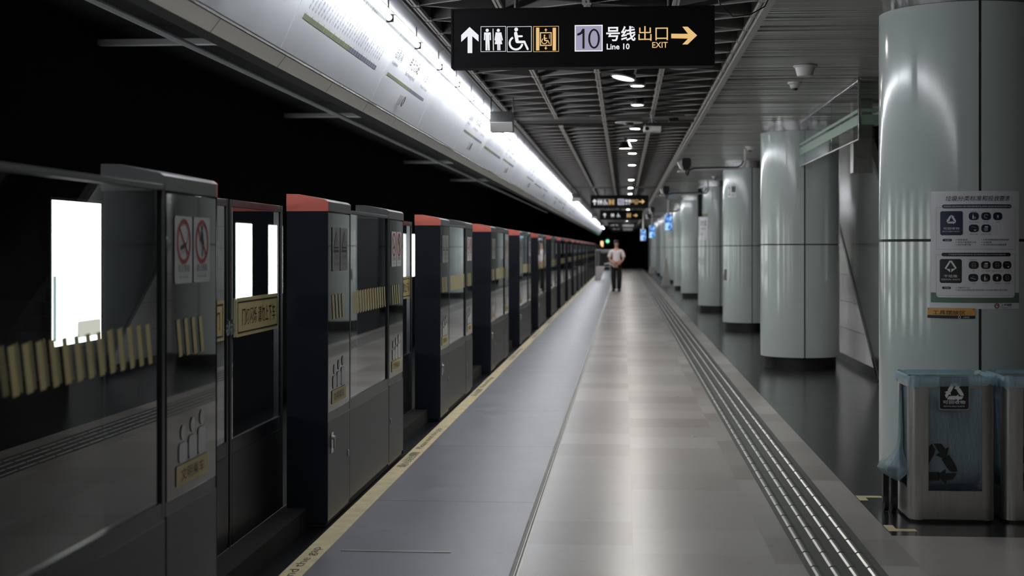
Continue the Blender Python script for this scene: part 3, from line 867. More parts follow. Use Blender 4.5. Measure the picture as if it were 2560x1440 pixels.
def icon(px, py, lay, kind):
    g.rrect(lay, U(px - 10.5), V(py + 9.5), U(px + 10.5), V(py - 9.5), .018, 4, n=3)
    c = (U(px), V(py)); q = .0026
    if kind == 0: g.rect('white', c[0] - 3 * q, c[1] - 6 * q, c[0], c[1] + 2 * q, 6); g.rect('white', c[0] - 2 * q, c[1] + 2 * q, c[0] - q, c[1] + 6 * q, 6); g.rect('rule', c[0] + q, c[1] - 6 * q, c[0] + 4 * q, c[1] - q, 6)
    if kind == 1: g.arc('rule', c[0], c[1], 3 * q, 5 * q, 20, 300, 5)
    if kind == 2: g.rect('rule', c[0] - 2 * q, c[1] - 5 * q, c[0] + 2 * q, c[1] + 3 * q, 6); g.disc('white', c[0], c[1], 2 * q, 6)
    if kind == 3: g.line('rule', [(c[0] - 5 * q, c[1] + 4 * q), (c[0] + 4 * q, c[1] + 2 * q)], q, 6); g.poly('white', [(c[0] - q, c[1] - 3 * q), (c[0] + 6 * q, c[1] - 3 * q), (c[0] + 3 * q, c[1] - 6 * q)], 5)
    if kind == 4: g.rect('white', c[0] - 3 * q, c[1] + 2 * q, c[0] + 4 * q, c[1] + 5 * q, 6); g.rect('rule', c[0] - 5 * q, c[1] - 6 * q, c[0] + 4 * q, c[1] + q, 6)
    if kind == 5: g.frame('rule', c[0] - 4 * q, c[1] - 5 * q, c[0] + 4 * q, c[1] + 5 * q, q, 6); g.rect('rule', c[0] - 4 * q, c[1] - q, c[0] + 4 * q, c[1], 5)
    if kind == 6: g.line('white', [(c[0] - 5 * q, c[1] - q), (c[0] + 5 * q, c[1] - 3 * q)], q, 6); g.line('rule', [(c[0] - 5 * q, c[1]), (c[0] + 2 * q, c[1] + 3 * q)], q, 6)
for (px, py, kd) in ((2437, 545, 0), (2463.5, 545, 1), (2489.5, 545, 2), (2437, 575, 3), (2463.5, 575, 4)): icon(px, py, 'navy', kd)
for i, (px, py) in enumerate([(2437, 666), (2463, 666), (2488, 666), (2512, 666), (2436, 697.5), (2462, 697.5), (2488, 697.5), (2512, 697.5)]): icon(px, py, 'ink', (5, 4, 5, 3, 6, 0, 2, 5)[i])
for (a, b, c, t) in ((2427, 2449, 558, '塑料瓶 玻璃瓶'), (2459, 2470, 558, '旧衣物'), (2485, 2494, 558, '金属'), (2429, 2446, 588, '纸张 书本'), (2453, 2475, 588, '旧家电 木板'),
                     (2433, 2440, 679, '餐盒'), (2453, 2473, 679, '纸巾 湿纸巾'), (2477, 2500, 679, '塑料袋'), (2505, 2520, 679, '一次性杯'), (2432, 2440, 710, '牙刷'), (2457, 2468, 710, '奶茶杯'), (2482, 2496, 710, '陶瓷碎片'), (2507, 2519, 710, '烟蒂')):
    g.text('rule', t, U(a), V(c + 3), U(b), V(c), 4)
g.rrect('navy', U(2371), V(607), U(2391), V(601), .01, 3)
g.text('white', '投放要求', U(2376), V(605.5), U(2388), V(602.5), 5)
for (a, b, c, t) in ((2403, 2424, 601, '轻投轻放'), (2403, 2442, 607.5, '清洁干燥,避免污染'), (2403, 2431, 613.5, '废纸尽量平整'), (2457, 2517, 601, '立体包装物请清空内容物,清洁后'), (2457, 2475, 607.5, '压扁投放'), (2457, 2510, 613.5, '有尖锐边角的,应包裹后投放')):
    g.text('navy', t, U(a), V(c + 4.2), U(b), V(c), 4); g.disc('navy', U(a - 3), V(c + 2), .0022, 4, 8)
g.rrect('ink', U(2369), V(644.5), U(2521), V(635.5), .012, 4, n=14); g.text('white', '干垃圾:除可回收物,有害垃圾,湿垃圾(厨余垃圾)以外的其他生活废弃物', U(2384), V(642), U(2508), V(638), 5)
g.rrect('ink', U(2365), V(711), U(2412), V(651), .012, 4, n=5)
c = (U(2388.5), V(669))
g.line('white', [(c[0] - .028, c[1] - .012), (c[0] - .004, c[1] + .028)], .010, 5); g.line('white', [(c[0] + .004, c[1] + .028), (c[0] + .028, c[1] - .010)], .010, 5)
g.poly('white', [(c[0] - .026, c[1] - .016), (c[0] - .003, c[1] - .016), (c[0] - .003, c[1] - .036), (c[0] - .016, c[1] - .024)], 5)
g.poly('white', [(c[0] + .032, c[1] - .012), (c[0] + .004, c[1] - .016), (c[0] + .004, c[1] - .036), (c[0] + .016, c[1] - .024)], 5)
g.text('white', '干垃圾', U(2374), V(697), U(2403), V(690), 6, .01); g.text('white', 'RESIDUAL WASTE', U(2369), V(704), U(2408), V(700), 6)
g.text('ink', '主要包括', U(2429), V(654.5), U(2443), V(652), 4)
g.rrect('ink', U(2370), V(726), U(2389), V(720), .01, 4); g.text('white', '投放要求', U(2375), V(724.5), U(2386), V(721.5), 6)
for (a, b, c_, t) in ((2403, 2430, 720.5, '尽量沥干水分'), (2403, 2512, 726, '难以辨识类别的生活垃圾投入干垃圾容器内,请勿混投')):
    g.text('ink', t, U(a), V(c_ + 4), U(b), V(c_), 4); g.disc('ink', U(a - 3), V(c_ + 2), .0022, 4, 8)
for (v0, v1) in ((522, 627), (640, 742)):
    g.frame('rule', U(2357), V(v1), U(2533), V(v0), .0012, 3.5, 14)
g.arc('red', U(2487.5), V(767), .0105, .0155, 0, 360, 4, 24); g.line('red', [(U(2483), V(768)), (U(2487.5), V(765)), (U(2492), V(768))], .004, 4)
g.text('ink', '上海地铁', U(2497), V(768), U(2524), V(762), 4, .01); g.text('ink', 'Shanghai Metro', U(2497), V(773), U(2524), V(770), 4)
g.build(r, wrap(CX, CY, R0 + .002), PM, {'paper': 'sheet', 'navy': 'navy_print', 'ink': 'black_print', 'green': 'green_band', 'white': 'white_print', 'red': 'red_ring_emblem', 'rule': 'grey_print'}, .0008)
tag(r, 'white waste-sorting poster with navy and black blocks on the nearest column', 'poster')
# tool storage plate
r = empty('tool_area_plate'); g = G()
def V2(py): return V(py)
g.rrect('orange', U(2337), V(799), U(2440), V(773), .006, 1, n=24); g.rrect('black', U(2337), V(799), U(2440), V(791.5), .005, 2, n=24)
g.text('black', '工具摆放区', U(2350), V(790), U(2420), V(779), 3, 0)
g.arc('white', U(2407), V(795.5), .005, .008, 0, 360, 4, 16); g.text('white', '上海地铁', U(2414), V(797.5), U(2428), V(793.5), 4)
g.disc('black', U(2340), V(776), .003, 3, 10); g.disc('black', U(2437), V(776), .003, 3, 10)
g.build(r, wrap(CX, CY, R0 + .002), {'orange': M['orange'], 'black': M['ink'], 'white': M['posterwhite']}, {'orange': 'plate', 'black': 'black_print', 'white': 'white_print'}, .0011)
tag(r, 'small orange and black plate reading tool storage, under the poster', 'sign')
# stickers on farther columns
r = empty('column_sticker'); g = G()
g.rrect('white', -.50, 2.43, -.29, 2.66, .01, 1, n=6); g.rect('green', -.40, 2.52, -.31, 2.63, 2, 3); g.text('ink', '2', -.48, 2.47, -.43, 2.62, 2); g.text('ink', '出口', -.40, 2.45, -.31, 2.50, 2)
g.build(r, wrap(cols[2][0], cols[2][1], R0 + .002), {'white': M['posterwhite'], 'green': pmat('dark_green', (.02, .07, .04), .5), 'ink': M['ink']}, {'white': 'backing', 'green': 'green_square', 'ink': 'lettering'}, .0005)
tag(r, 'small white sticker with a dark green square, high on the third column', 'sticker')
r = empty('column_notice'); g = G()
g.rect('white', -.62, 1.70, -.30, 2.24, 1, 8); g.rect('olive', -.62, 2.24, -.30, 2.32, 1, 8); g.text('ink', '南京东路', -.56, 2.03, -.34, 2.16, 2); g.text('ink', 'East Nanjing Road', -.56, 1.94, -.36, 1.98, 2); g.text('ink', 'Line 2', -.56, 1.82, -.44, 1.87, 2)
g.build(r, wrap(cols[3][0], cols[3][1], R0 + .002), {'white': M['posterwhite'], 'olive': M['olive'], 'ink': M['ink']}, {'white': 'sheet', 'olive': 'olive_band', 'ink': 'lettering'}, .0005)
tag(r, 'white station-name notice with an olive top band on the fourth column', 'notice')
r = MB().box(2.10 - .36, 2.14 - .33, 33.80, 33.88, 2.25, 2.92).build('cable_box', M['black'], None, bevel=.01)
tag(r, 'tall narrow black box on the left side of the fourth column', 'box')
r = MB().box(1.80, 1.86, 25.98, 26.04, .92, 1.12).build('dispenser', M['steel_rough'], None, bevel=.015)
tag(r, 'small grey steel box low on the third column', 'box')
r = MB().box(2.22, 2.30, 51.28, 51.31, 2.36, 2.46).build('green_plate', M['postergreen'], None, bevel=.005)
tag(r, 'tiny dark plate on the front of the sixth column', 'sticker')

# ================================================================== HANGING SIGNS
SM = {'white': M['sign_white'], 'yellow': M['sign_yellow'], 'lilac': M['sign_lilac'], 'ink': M['ink']}
def sx_(X6): return (X6 - 90) / 3.2 * (1.541 / 660.0) - .7705
def sz_(X6, Y6): return .175 - ((Y6 - 70 + .0165 * (X6 - 90)) / 3.2) * (.35 / 148.0)
def sP(*pts): return [(sx_(a), sz_(a, b)) for a, b in pts]
def arrow_up(g, lay, X, Y): # X,Y: head top in the zoomed drawing
    g.poly(lay, sP((X, Y), (X + 73, Y + 65), (X + 73, Y + 117), (X + 22, Y + 73), (X + 22, Y + 208), (X - 16, Y + 208), (X - 16, Y + 73), (X - 68, Y + 120), (X - 68, Y + 65)))
def toilets(g, X, frame=True):
    if frame:
        a = sP((X, 412))[0]; b = sP((X + 204, 206))[0]; g.frame('white', a[0], a[1], b[0], b[1], .0028)
    def q(lay, pts): g.poly(lay, sP(*pts))
    k = X - 330
    for cx in (383, 473):
        c = sP((cx + k, 240))[0]; g.disc('white', c[0], c[1], .0095)
    q('white', [(358 + k, 257), (412 + k, 257), (414 + k, 318), (405 + k, 318), (403 + k, 275), (400 + k, 275), (404 + k, 400), (389 + k, 400), (386 + k, 325), (384 + k, 400), (370 + k, 400), (369 + k, 275), (366 + k, 275), (366 + k, 318), (356 + k, 318)])
    q('white', [(427 + k, 226), (433 + k, 226), (437 + k, 400), (430 + k, 400)])
    q('white', [(451 + k, 256), (497 + k, 256), (510 + k, 318), (502 + k, 322), (490 + k, 280), (505 + k, 350), (489 + k, 350), (490 + k, 398), (479 + k, 398), (478 + k, 350), (475 + k, 350), (476 + k, 398), (465 + k, 398), (464 + k, 350), (443 + k, 350), (460 + k, 280), (450 + k, 322), (442 + k, 318)])
def wheel(g, X, frame=True):
    if frame:
        a = sP((X, 412))[0]; b = sP((X + 200, 206))[0]; g.frame('white', a[0], a[1], b[0], b[1], .0028)
    c = sP((X + 88, 308))[0]; g.wheelchair('white', c[0], c[1], .133)
def lift_icon(g, X):
    a = sP((X, 410))[0]; b = sP((X + 206, 203))[0]; g.frame('yellow', a[0], a[1], b[0], b[1], .0028)
    for d in (22, 156):
        a = sP((X + d, 398))[0]; b = sP((X + d + 27, 217))[0]; g.rect('yellow', a[0], a[1], b[0], b[1])
    a = sP((X + 54, 362))[0]; b = sP((X + 148, 252))[0]; g.frame('yellow', a[0], a[1], b[0], b[1], .006)
    c = sP((X + 96, 310))[0]; g.wheelchair('yellow', c[0], c[1], .055)
    for d in range(3):
        c = sP((X + 130, 275 + d * 12))[0]; g.disc('yellow', c[0], c[1], .003, n=8)
    for (yy_, s_) in ((222, 1), (392, -1)):
        c = sP((X + 101, yy_))[0]; g.poly('yellow', [(c[0], c[1]), (c[0] + .010, c[1] - .012 * s_), (c[0] + .003, c[1] - .009 * s_), (c[0] + .003, c[1] - .019 * s_), (c[0] - .003, c[1] - .019 * s_), (c[0] - .003, c[1] - .009 * s_), (c[0] - .010, c[1] - .012 * s_)])
def arrow_right(g, X, Y):
    g.poly('yellow', sP((X, Y - 12), (X + 133, Y - 12), (X + 88, Y - 68), (X + 130, Y - 68), (X + 205, Y), (X + 130, Y + 72), (X + 88, Y + 72), (X + 133, Y + 26), (X, Y + 24)))
def T(g, lay, txt, X0, Y0_, X1, Y1_, lift=1, bold=0):
    a = sP((X0, Y1_))[0]; b = sP((X1, Y0_))[0]; g.text(lay, txt, a[0], a[1], b[0], b[1], lift, bold)
def sign_face(kind):
    g = G()
    def P(n): g.part = n
    if kind == 0:
        P('up_arrow'); arrow_up(g, 'white', 240, 214); P('toilet_pictogram'); toilets(g, 330); P('wheelchair_pictogram'); wheel(g, 542); P('lift_pictogram'); lift_icon(g, 755)
        P('number_panel')
        a = sP((1088, 405))[0]; b = sP((1312, 192))[0]; g.rect('white', a[0], a[1], b[0], b[1], 1); g.rect('lilac', a[0] + .006, a[1] + .006, b[0] - .006, b[1] - .006, 2)
        P('line_number')
        g.poly('ink', sP((1150, 225), (1167, 225), (1167, 382), (1150, 382), (1150, 262), (1130, 275), (1108, 280), (1108, 264), (1134, 252)), 4)
        ca = sP((1243, 303))[0]; n_ = 40; vv = []; ff = []
        for q_ in range(n_ + 1):
            t_ = 2 * PI * q_ / n_; vv += [(ca[0] + .034 * math.cos(t_), ca[1] + .058 * math.sin(t_)), (ca[0] + .0225 * math.cos(t_), ca[1] + .0475 * math.sin(t_))]
        for q_ in range(n_): ff.append((2 * q_, 2 * q_ + 1, 2 * q_ + 3, 2 * q_ + 2))
        g.geo('ink', vv, ff, 4); P('chinese_lettering')
        T(g, 'white', '号线', 1340, 200, 1575, 322, 1, .02); P('line_name'); T(g, 'white', 'Line 10', 1344, 338, 1527, 388, 1, .02)
        P('exit_characters'); T(g, 'yellow', '出口', 1597, 198, 1832, 318, 1); P('exit_word'); T(g, 'yellow', 'EXIT', 1707, 325, 1830, 372, 1, .01)
        P('right_arrow'); arrow_right(g, 1858, 272)
    elif kind == 1:
        P('up_arrow'); arrow_up(g, 'white', 330, 214); P('toilet_pictogram'); toilets(g, 620, False); P('wheelchair_pictogram'); wheel(g, 920, False); P('lift_pictogram'); lift_icon(g, 1420); P('right_arrow'); arrow_right(g, 1750, 300)
    else:
        P('place_lettering'); T(g, 'white', '人民广场', 250, 230, 800, 330); P('destination_lettering'); T(g, 'white', '往浦东国际机场', 1150, 230, 1950, 330); T(g, 'white', "To Pudong Int'l Airport", 1150, 360, 1900, 410)
    return g
def make_sign(kind, gsc=1.0):
    r = empty('hanging_direction_sign')
    W = .7705
    MB().box(-W, W, 0, .12, -.175, .175).build('casing', M['casing'], r, bevel=.004)
    fr = MB(); t = .010
    fr.box(-W, W, -.006, 0, -.175, -.160); fr.box(-W, W, -.006, 0, .165, .175); fr.box(-W, -W + t, -.006, 0, -.16, .165); fr.box(W - t, W, -.006, 0, -.16, .165)
    fr.build('frame', M['casing'], r, smooth=0)
    for x in (-.39, .51):
        MB().tube([(x, .06, .17), (x, .06, .34)], .014, 10).build('hanger', M['black'], r)
    sign_face(kind).build(r, lambda u, v, l: (u, -.001 - l, v), SM, None, .0008)
    return r
s0 = make_sign(0); s0.location = (-.245, 8.33, 2.737)
tag(s0, 'large black illuminated sign to toilets, lift, Line 10 and exit, hanging in front', 'sign', 'black hanging direction signs')
s1 = copy_tree(s0); s1.location = (-.12, 38.0, 2.745)
tag(s1, 'far black illuminated Line 10 and exit sign, upper of the distant pair', 'sign', 'black hanging direction signs')
s2 = make_sign(1); s2.location = (-.10, 51.5, 2.71)
tag(s2, 'farther black illuminated sign with toilets, wheelchair and lift, lower of the distant pair', 'sign', 'black hanging direction signs')
s3 = make_sign(2); s3.location = (-.07, 76, 2.72)
tag(s3, 'very distant black sign with white lettering, below the distant pair', 'sign', 'black hanging direction signs')
s4 = copy_tree(s3); s4.location = (-.05, 90, 2.72)
tag(s4, 'most distant black sign, just above the head of the walking person', 'sign', 'black hanging direction signs')
# long cable by the front sign
pts = [(.53, 8.4, 3.07), (.56, 8.4, 2.93), (.64, 8.42, 2.86), (.74, 8.45, 2.875), (.83, 8.5, 2.93), (.90, 8.55, 3.07)]
o = MB().tube(pts, .004, 8).build('cable', M['black']); tag(o, 'thin black cable looping beside the large hanging sign', 'cable')

# ================================================================== CEILING LAMPS AND DEVICES
def make_down():
    r = empty('downlight')
    MB().lathe([(.075, 0), (.075, -.012), (.060, -.014), (.058, .02)], 28, closed=False).build('rim', M['white_plastic'], r)
    MB().lathe([(.0, -.006), (.058, -.006)], 28, closed=False).build('lens', M['down'], r)
    MB().lathe([(.07, .0), (.07, .299)], 20).build('can', M['black'], r)
    return r
dp = make_down()
dl = [(.14, -3.5), (.14, 10.6), (.13, 13.63), (.147, 15.45), (.144, 18.5), (.12, 20.5), (.14, 23.3), (.15, 26.6), (.164, 32.3), (.17, 36.6), (.172, 40.6), (.17, 44.2), (.17, 48.4), (.17, 52.6), (.17, 57), (.17, 61), (.17, 65.5), (.17, 70), (.17, 75.5), (.17, 81), (.17, 87), (.17, 93)]  # some of the far ones are added to brighten the far platform
for i, (x, y) in enumerate(dl):
    o = dp if i == 0 else copy_tree(dp); o.location = (x, y, 3.062)
    tag(o, 'small bright round downlight in the baffle ceiling, %s from the camera' % (ORD[i] if i else 'behind'), 'downlight', 'round downlights down the middle of the ceiling')
o = copy_tree(dp); o.location = (3.3, 2.6, 3.082); tag(o, 'added round downlight in the slatted ceiling, outside the picture at right', 'downlight', 'round downlights down the middle of the ceiling'); del o['group']  # unseen lamp added to light the bins and near column
# tilted open lamp near the sign
r = empty('tilted_downlight', (-.005, 12.75, 3.03))
MB().lathe([(.115, 0), (.115, -.008), (.100, -.012), (.095, 0)], 32, closed=False).build('rim', M['grey_plastic'], r)
MB().lathe([(.0, -.008), (.100, -.008)], 32, closed=False).build('lens', M['lamp_soft'], r)
MB().lathe([(.112, 0), (.108, .03), (.05, .045), (.0, .046)], 32, closed=False).build('back_shell', M['black'], r)
r.rotation_euler = (math.radians(-5), math.radians(11), 0)
h = MB().box(.085, .105, -.01, .01, .0, .09).build('bracket', M['white_plastic'], r, bevel=.003)
tag(r, 'round lamp hanging open and tilted, just below the large sign', 'lamp')
r = MB().lathe([(.0, -.012), (.12, -.012), (.135, .0), (.135, .03)], 36, (0, 0)).build('ceiling_disc', M['grey_plastic']); r.location = (.512, 12.3, 3.06)
tag(r, 'flat round grey ceiling disc partly hidden by the large sign', 'ceiling speaker')
r = empty('cone_lamp', (.018, 20.4, 2.925))
MB().lathe([(.105, 0), (.06, .085), (.045, .10), (.0, .10)], 28, closed=False).build('shade', M['black'], r)
MB().lathe([(.0, .006), (.095, .006)], 28, closed=False).build('lens', M['lamp_warm'], r)
MB().tube([(0, 0, .09), (0, 0, .16)], .02, 10).build('stem', M['black'], r)
tag(r, 'black cone-shaped lamp with a bright underside, hanging under the baffles', 'lamp')
r = empty('cone_lamp', (.09, 46, 2.93))
MB().lathe([(.12, 0), (.07, .085), (.05, .10), (.0, .10)], 28, closed=False).build('shade', M['white_plastic'], r)
MB().lathe([(.0, .006), (.11, .006)], 28, closed=False).build('lens', M['lamp_warm'], r)
MB().tube([(0, 0, .09), (0, 0, .16)], .02, 10).build('stem', M['black'], r)
tag(r, 'distant white bowl lamp right above the far black sign', 'lamp')
# round light by the projector
r = empty('open_downlight', (.06, 17.6, 3.055))
MB().lathe([(.17, 0), (.17, -.008), (.0, -.008)], 30, closed=False).build('plate', M['white_plastic'], r)
MB().lathe([(.06, -.008), (.055, -.035), (.0, -.036)], 20, closed=False).build('core', M['black'], r)
tag(r, 'flat white ceiling plate with a black centre beside the projector', 'ceiling light')
def make_projector():
    r = empty('ceiling_projector')
    MB().box(-.105, .105, -.10, .10, -.055, .01).build('body', M['white_plastic'], r, bevel=.018, seg=3)
    MB().box(-.085, .085, -.08, .08, .01, .045).build('top_housing', M['ink'], r, bevel=.015)
    b = MB(); b.tube([(0, 0, .04), (0, 0, .15)], .014, 10); b.tube([(-.05, 0, .05), (0, 0, .10)], .006, 8); b.tube([(.05, 0, .05), (0, 0, .10)], .006, 8)
    b.box(-.035, .035, -.035, .035, .145, .155)
    b.build('mount', M['grey_plastic'], r)
    MB().tube([(-.06, -.10, -.022), (-.06, -.112, -.022)], .022, 16).build('lens', M['darkglass'], r)
    return r
pj = make_projector(); pj.location = (.33, 16.7, 2.915)
tag(pj, 'white projector with dark top hanging from the baffle ceiling, nearer one', 'projector', 'ceiling projectors')
p2 = copy_tree(pj); p2.location = (.10, 39.5, 2.92); tag(p2, 'white ceiling projector farther away, above the distant signs', 'projector', 'ceiling projectors')
o = MB().box(-.06, .06, -.05, .05, -.02, .02).build('black_junction_box', M['black'], None, bevel=.006); o.location = (.61, 17.6, 3.075)
tag(o, 'small black box under the baffles right of the projector', 'box')
# hanging wedge boxes at the left of the ceiling
def make_wedge():
    r = empty('hanging_speaker')
    W = .115
    MB().prism([(-.09, .20), (.16, .20), (.16, .0), (-.02, -.0), (-.11, .085)], -W, W, 'x').build('cabinet', M['black'], r, bevel=.004)
    MB().prism([(-.112, .085), (-.022, -.005), (-.012, .0), (-.104, .092)], -W, W, 'x').build('pale_underside', M['white_plastic'], r, bevel=.002)
    b = MB(); b.tube([(-W + .005, .0, .19), (-W + .005, .0, .36)], .006, 8); b.tube([(W - .005, .1, .19), (W - .005, .1, .36)], .006, 8)
    b.build('hanger', M['black'], r)
    return r
wp = make_wedge()
for i, (x, y) in enumerate([(-1.25, 14.55), (-1.22, 36.5), (-1.22, 58), (-1.22, 78)]):
    o = wp if i == 0 else copy_tree(wp); o.location = (x, y, 2.70)
    tag(o, 'black wedge-shaped speaker with pale underside hanging beside the fascia, %s' % ORD[i], 'speaker', 'wedge speakers along the fascia')
# right ceiling: bell speaker, detectors
r = empty('bell_speaker', (1.566, 12.49, 3.083))
MB().lathe([(.105, 0), (.105, -.006), (.098, -.010), (.085, -.018), (.068, -.088), (.060, -.093), (.0, -.093)], 36, closed=False).build('bell', M['white_plastic'], r)
MB().lathe([(.112, .004), (.112, 0), (.0, 0)], 36, closed=False).build('ceiling_gasket', M['black'], r)
tag(r, 'cream bell-shaped ceiling speaker, nearest device on the slatted ceiling', 'ceiling speaker')
def make_det():
    r = empty('smoke_detector')
    MB().lathe([(.068, 0), (.068, -.018), (.060, -.022), (.048, -.026), (.040, -.055), (.036, -.060), (.0, -.060)], 28, closed=False).build('housing', M['white_plastic'], r)
    MB().lathe([(.030, -.060), (.026, -.078), (.0, -.080)], 20, closed=False).build('sensor_tip', M['black'], r)
    return r
dt = make_det()
for i, (x, y) in enumerate([(1.62, 13.7), (1.95, 22.3), (1.99, 31.5)]):
    o = dt if i == 0 else copy_tree(dt); o.location = (x, y, 3.083)
    tag(o, 'white smoke detector with black tip on the slatted ceiling, %s' % ['just below the bell speaker', 'above the nearer camera pole', 'above the farther camera pole'][i], 'smoke detector', 'smoke detectors')
# cameras on right-angled poles
def make_cam():
    r = empty('security_camera')
    b = MB(); b.tube([(.93, 0, .30), (.93, 0, .07), (.915, 0, .03), (.88, 0, .0), (.0, 0, -.02)], .020, 12)
    b.build('pole', M['white_plastic'], r)
    MB().tube([(.90, -.03, .12), (.87, -.03, .05), (.80, -.03, .015), (.12, -.03, .0), (.04, -.03, -.03), (.02, -.03, -.10), (.0, -.03, -.12), (-.01, -.03, -.08), (0, -.03, .06)], .012, 8).build('cable', M['black'], r)
    MB().prism([(-.075, .05), (-.055, .0), (-.03, -.03), (.03, -.03), (.068, .05), (.068, .14), (.05, .165), (-.05, .165), (-.075, .14)], -.08, .10, 'y').build('camera_hood', M['rubber'], r, bevel=.008)
    MB().prism([(-.15, .10), (-.10, .0), (-.06, -.02), (-.05, .06), (-.07, .12)], -.05, .12, 'y').build('camera_body', M['white_plastic'], r, bevel=.006)
    MB().box(-.14, -.02, -.05, .08, -.065, -.035).build('bracket', M['white_plastic'], r, bevel=.006)
    return r
cp = make_cam()
for i, (x, y, z, sc) in enumerate([(1.0, 22.9, 2.78, 1), (.95, 32.2, 2.74, 1), (.98, 49, 2.76, 1), (1.0, 57.5, 2.76, 1)]):
    o = cp if i == 0 else copy_tree(cp); o.location = (x, y, z)
    tag(o, 'black-hooded security camera on a white right-angled pole, %s along the columns' % ORD[i], 'security camera', 'security cameras on poles')
# hanging blue screens
def make_screen():
    r = empty('hanging_screen')
    MB().box(-.13, .13, 0, .09, -.27, .27).build('casing', M['white_plastic'], r, bevel=.01)
    MB().box(-.118, .118, -.004, .002, -.25, .25).build('display', M['screen'], r, smooth=0)
    MB().tube([(0, .05, .26), (0, .05, .98)], .03, 10).build('pole', M['white_plastic'], r)
    return r
sp_ = make_screen()
for i, (x, y, z) in enumerate([(1.465, 47, 2.35), (1.18, 60, 2.2), (.89, 66, 2.12)]):
    o = sp_ if i == 0 else copy_tree(sp_); o.location = (x, y, z)
    tag(o, 'blue glowing hanging screen before the far columns, %s' % ['nearest and largest of three', 'middle of three', 'farthest of three'][i], 'screen', 'blue hanging screens')

# ================================================================== GLASS SMOKE BARRIER
r = empty('glass_smoke_barrier')
MB().box(2.154, 2.164, 13.32, 15.05, 2.51, 3.07).build('glass_pane', M['glass_clear'], r, smooth=0)
MB().box(2.154, 2.164, 15.07, 17.72, 2.51, 3.07).build('glass_pane', M['glass_clear'], r, smooth=0)
MB().box(2.17, 3.9, 13.30, 13.31, 2.51, 3.07).build('glass_pane', M['glass_clear'], r, smooth=0)
b = MB(); b.box(2.145, 2.173, 13.3, 17.73, 3.04, 3.085); b.box(2.15, 2.17, 13.29, 13.33, 2.51, 3.06); b.box(2.17, 3.9, 13.295, 13.32, 3.05, 3.085); b.box(2.156, 2.163, 15.048, 15.072, 2.51, 3.05)
b.build('frame', M['darksteel'], r, bevel=.003)
b = MB(); b.box(2.151, 2.167, 13.31, 17.72, 2.500, 2.512); b.build('bottom_edge', M['steel_rough'], r, smooth=0)
b = MB(); b.box(2.150, 2.1535, 13.33, 17.71, 2.64, 2.73); b.box(2.150, 2.1535, 13.33, 17.71, 2.755, 2.785); b.box(2.18, 3.9, 13.293, 13.2985, 2.64, 2.73); b.box(2.18, 3.9, 13.293, 13.2985, 2.755, 2.785)
b.build('green_stripes', pmat('green_film', (.17, .27, .20), .5), r, smooth=0)
tag(r, 'hanging glass smoke barrier with green stripes beside the second column', 'glass barrier')
# dark partition edge by the stairs opening
o = MB().box(2.42, 2.62, 15.3, 15.5, 2.30, 3.08).build('steel_bulkhead', M['steel_rough'], None, bevel=.005)
tag(o, 'brushed metal bulkhead under the ceiling behind the glass barrier', 'bulkhead')
# ================================================================== STAIRS / ESCALATOR SIDE
r = empty('escalator')
sl = .614
def zl(y): return (y - 15.97) * sl
b = MB(); b.prism([(15.97, 0.0), (15.97 + .02 + 5.0, 5.0 * sl), (20.4, 3.06), (17.15, 3.06), (15.35, 1.93), (14.6, 1.55), (14.6, .0)], 2.80, 2.84, 'x')
b.v = [(x, y, z) for x, y, z in b.v]
b = MB(); b.prism([(15.95, .0), (20.9, 3.02), (17.1, 3.02), (15.3, 1.92), (15.0, 1.75), (15.0, .0)], 2.80, 2.86, 'x')
b.build('side_cladding', M['darksteel'], r, bevel=.004)
b = MB(); b.prism([(15.97, .02), (20.95, 3.04), (20.90, 3.08), (15.93, .06)], 2.79, 2.87, 'x')
b.build('edge_trim', M['steel'], r, smooth=0)
b = MB(); b.prism([(15.0, 1.76), (15.3, 1.93), (17.1, 3.03), (17.05, 3.07), (15.27, 1.99), (15.0, 1.83)], 2.77, 2.85, 'x')
b.build('handrail', M['rubber'], r, smooth=0)
b = MB()
for i in range(14): b.box(2.86, 3.9, 15.6 + i * .28, 15.9 + i * .28, i * .17, .17 + i * .17)
b.build('steps', M['grey_plastic'], r, smooth=0)
MB().prism([(15.0, .0), (20.4, 3.02), (17.1, 3.02), (15.0, 1.75)], 3.9, 3.95, 'x').build('side_cladding', M['steel'], r, bevel=.004)
rl = empty('tube_lamp', (3.35, 15.6, 3.03))  # hidden lamp added to brighten the escalator, standing for light up the stairs
MB().tube([(0, 0, 0), (0, 1.2, 0)], .02, 12).build('tube', M['lamp_soft'], rl); MB().box(-.04, .04, -.03, 1.23, .02, .06).build('holder', M['white_plastic'], rl)
tag(rl, 'added tube lamp above the escalator for light up the stairs, hidden behind the nearest column', 'lamp')
tag(r, 'escalator with dark polished steel side rising behind the second column', 'escalator')
b = MB()
for j in range(9):
    for i in range(8):
        b.box(2.905, 2.935, 16.5 + i * .9 + .003 + .45 * (j % 2), 17.4 + i * .9 - .003 + .45 * (j % 2), .10 + j * .352 + .003, min(.10 + (j + 1) * .352 - .003, 3.07))
o = struct('wall_stair', b, M['stone'], smooth=0)
struct('baseboard_stair', MB().box(2.93, 2.95, 16.5, 24, 0, 3.07), M['black'], smooth=0)

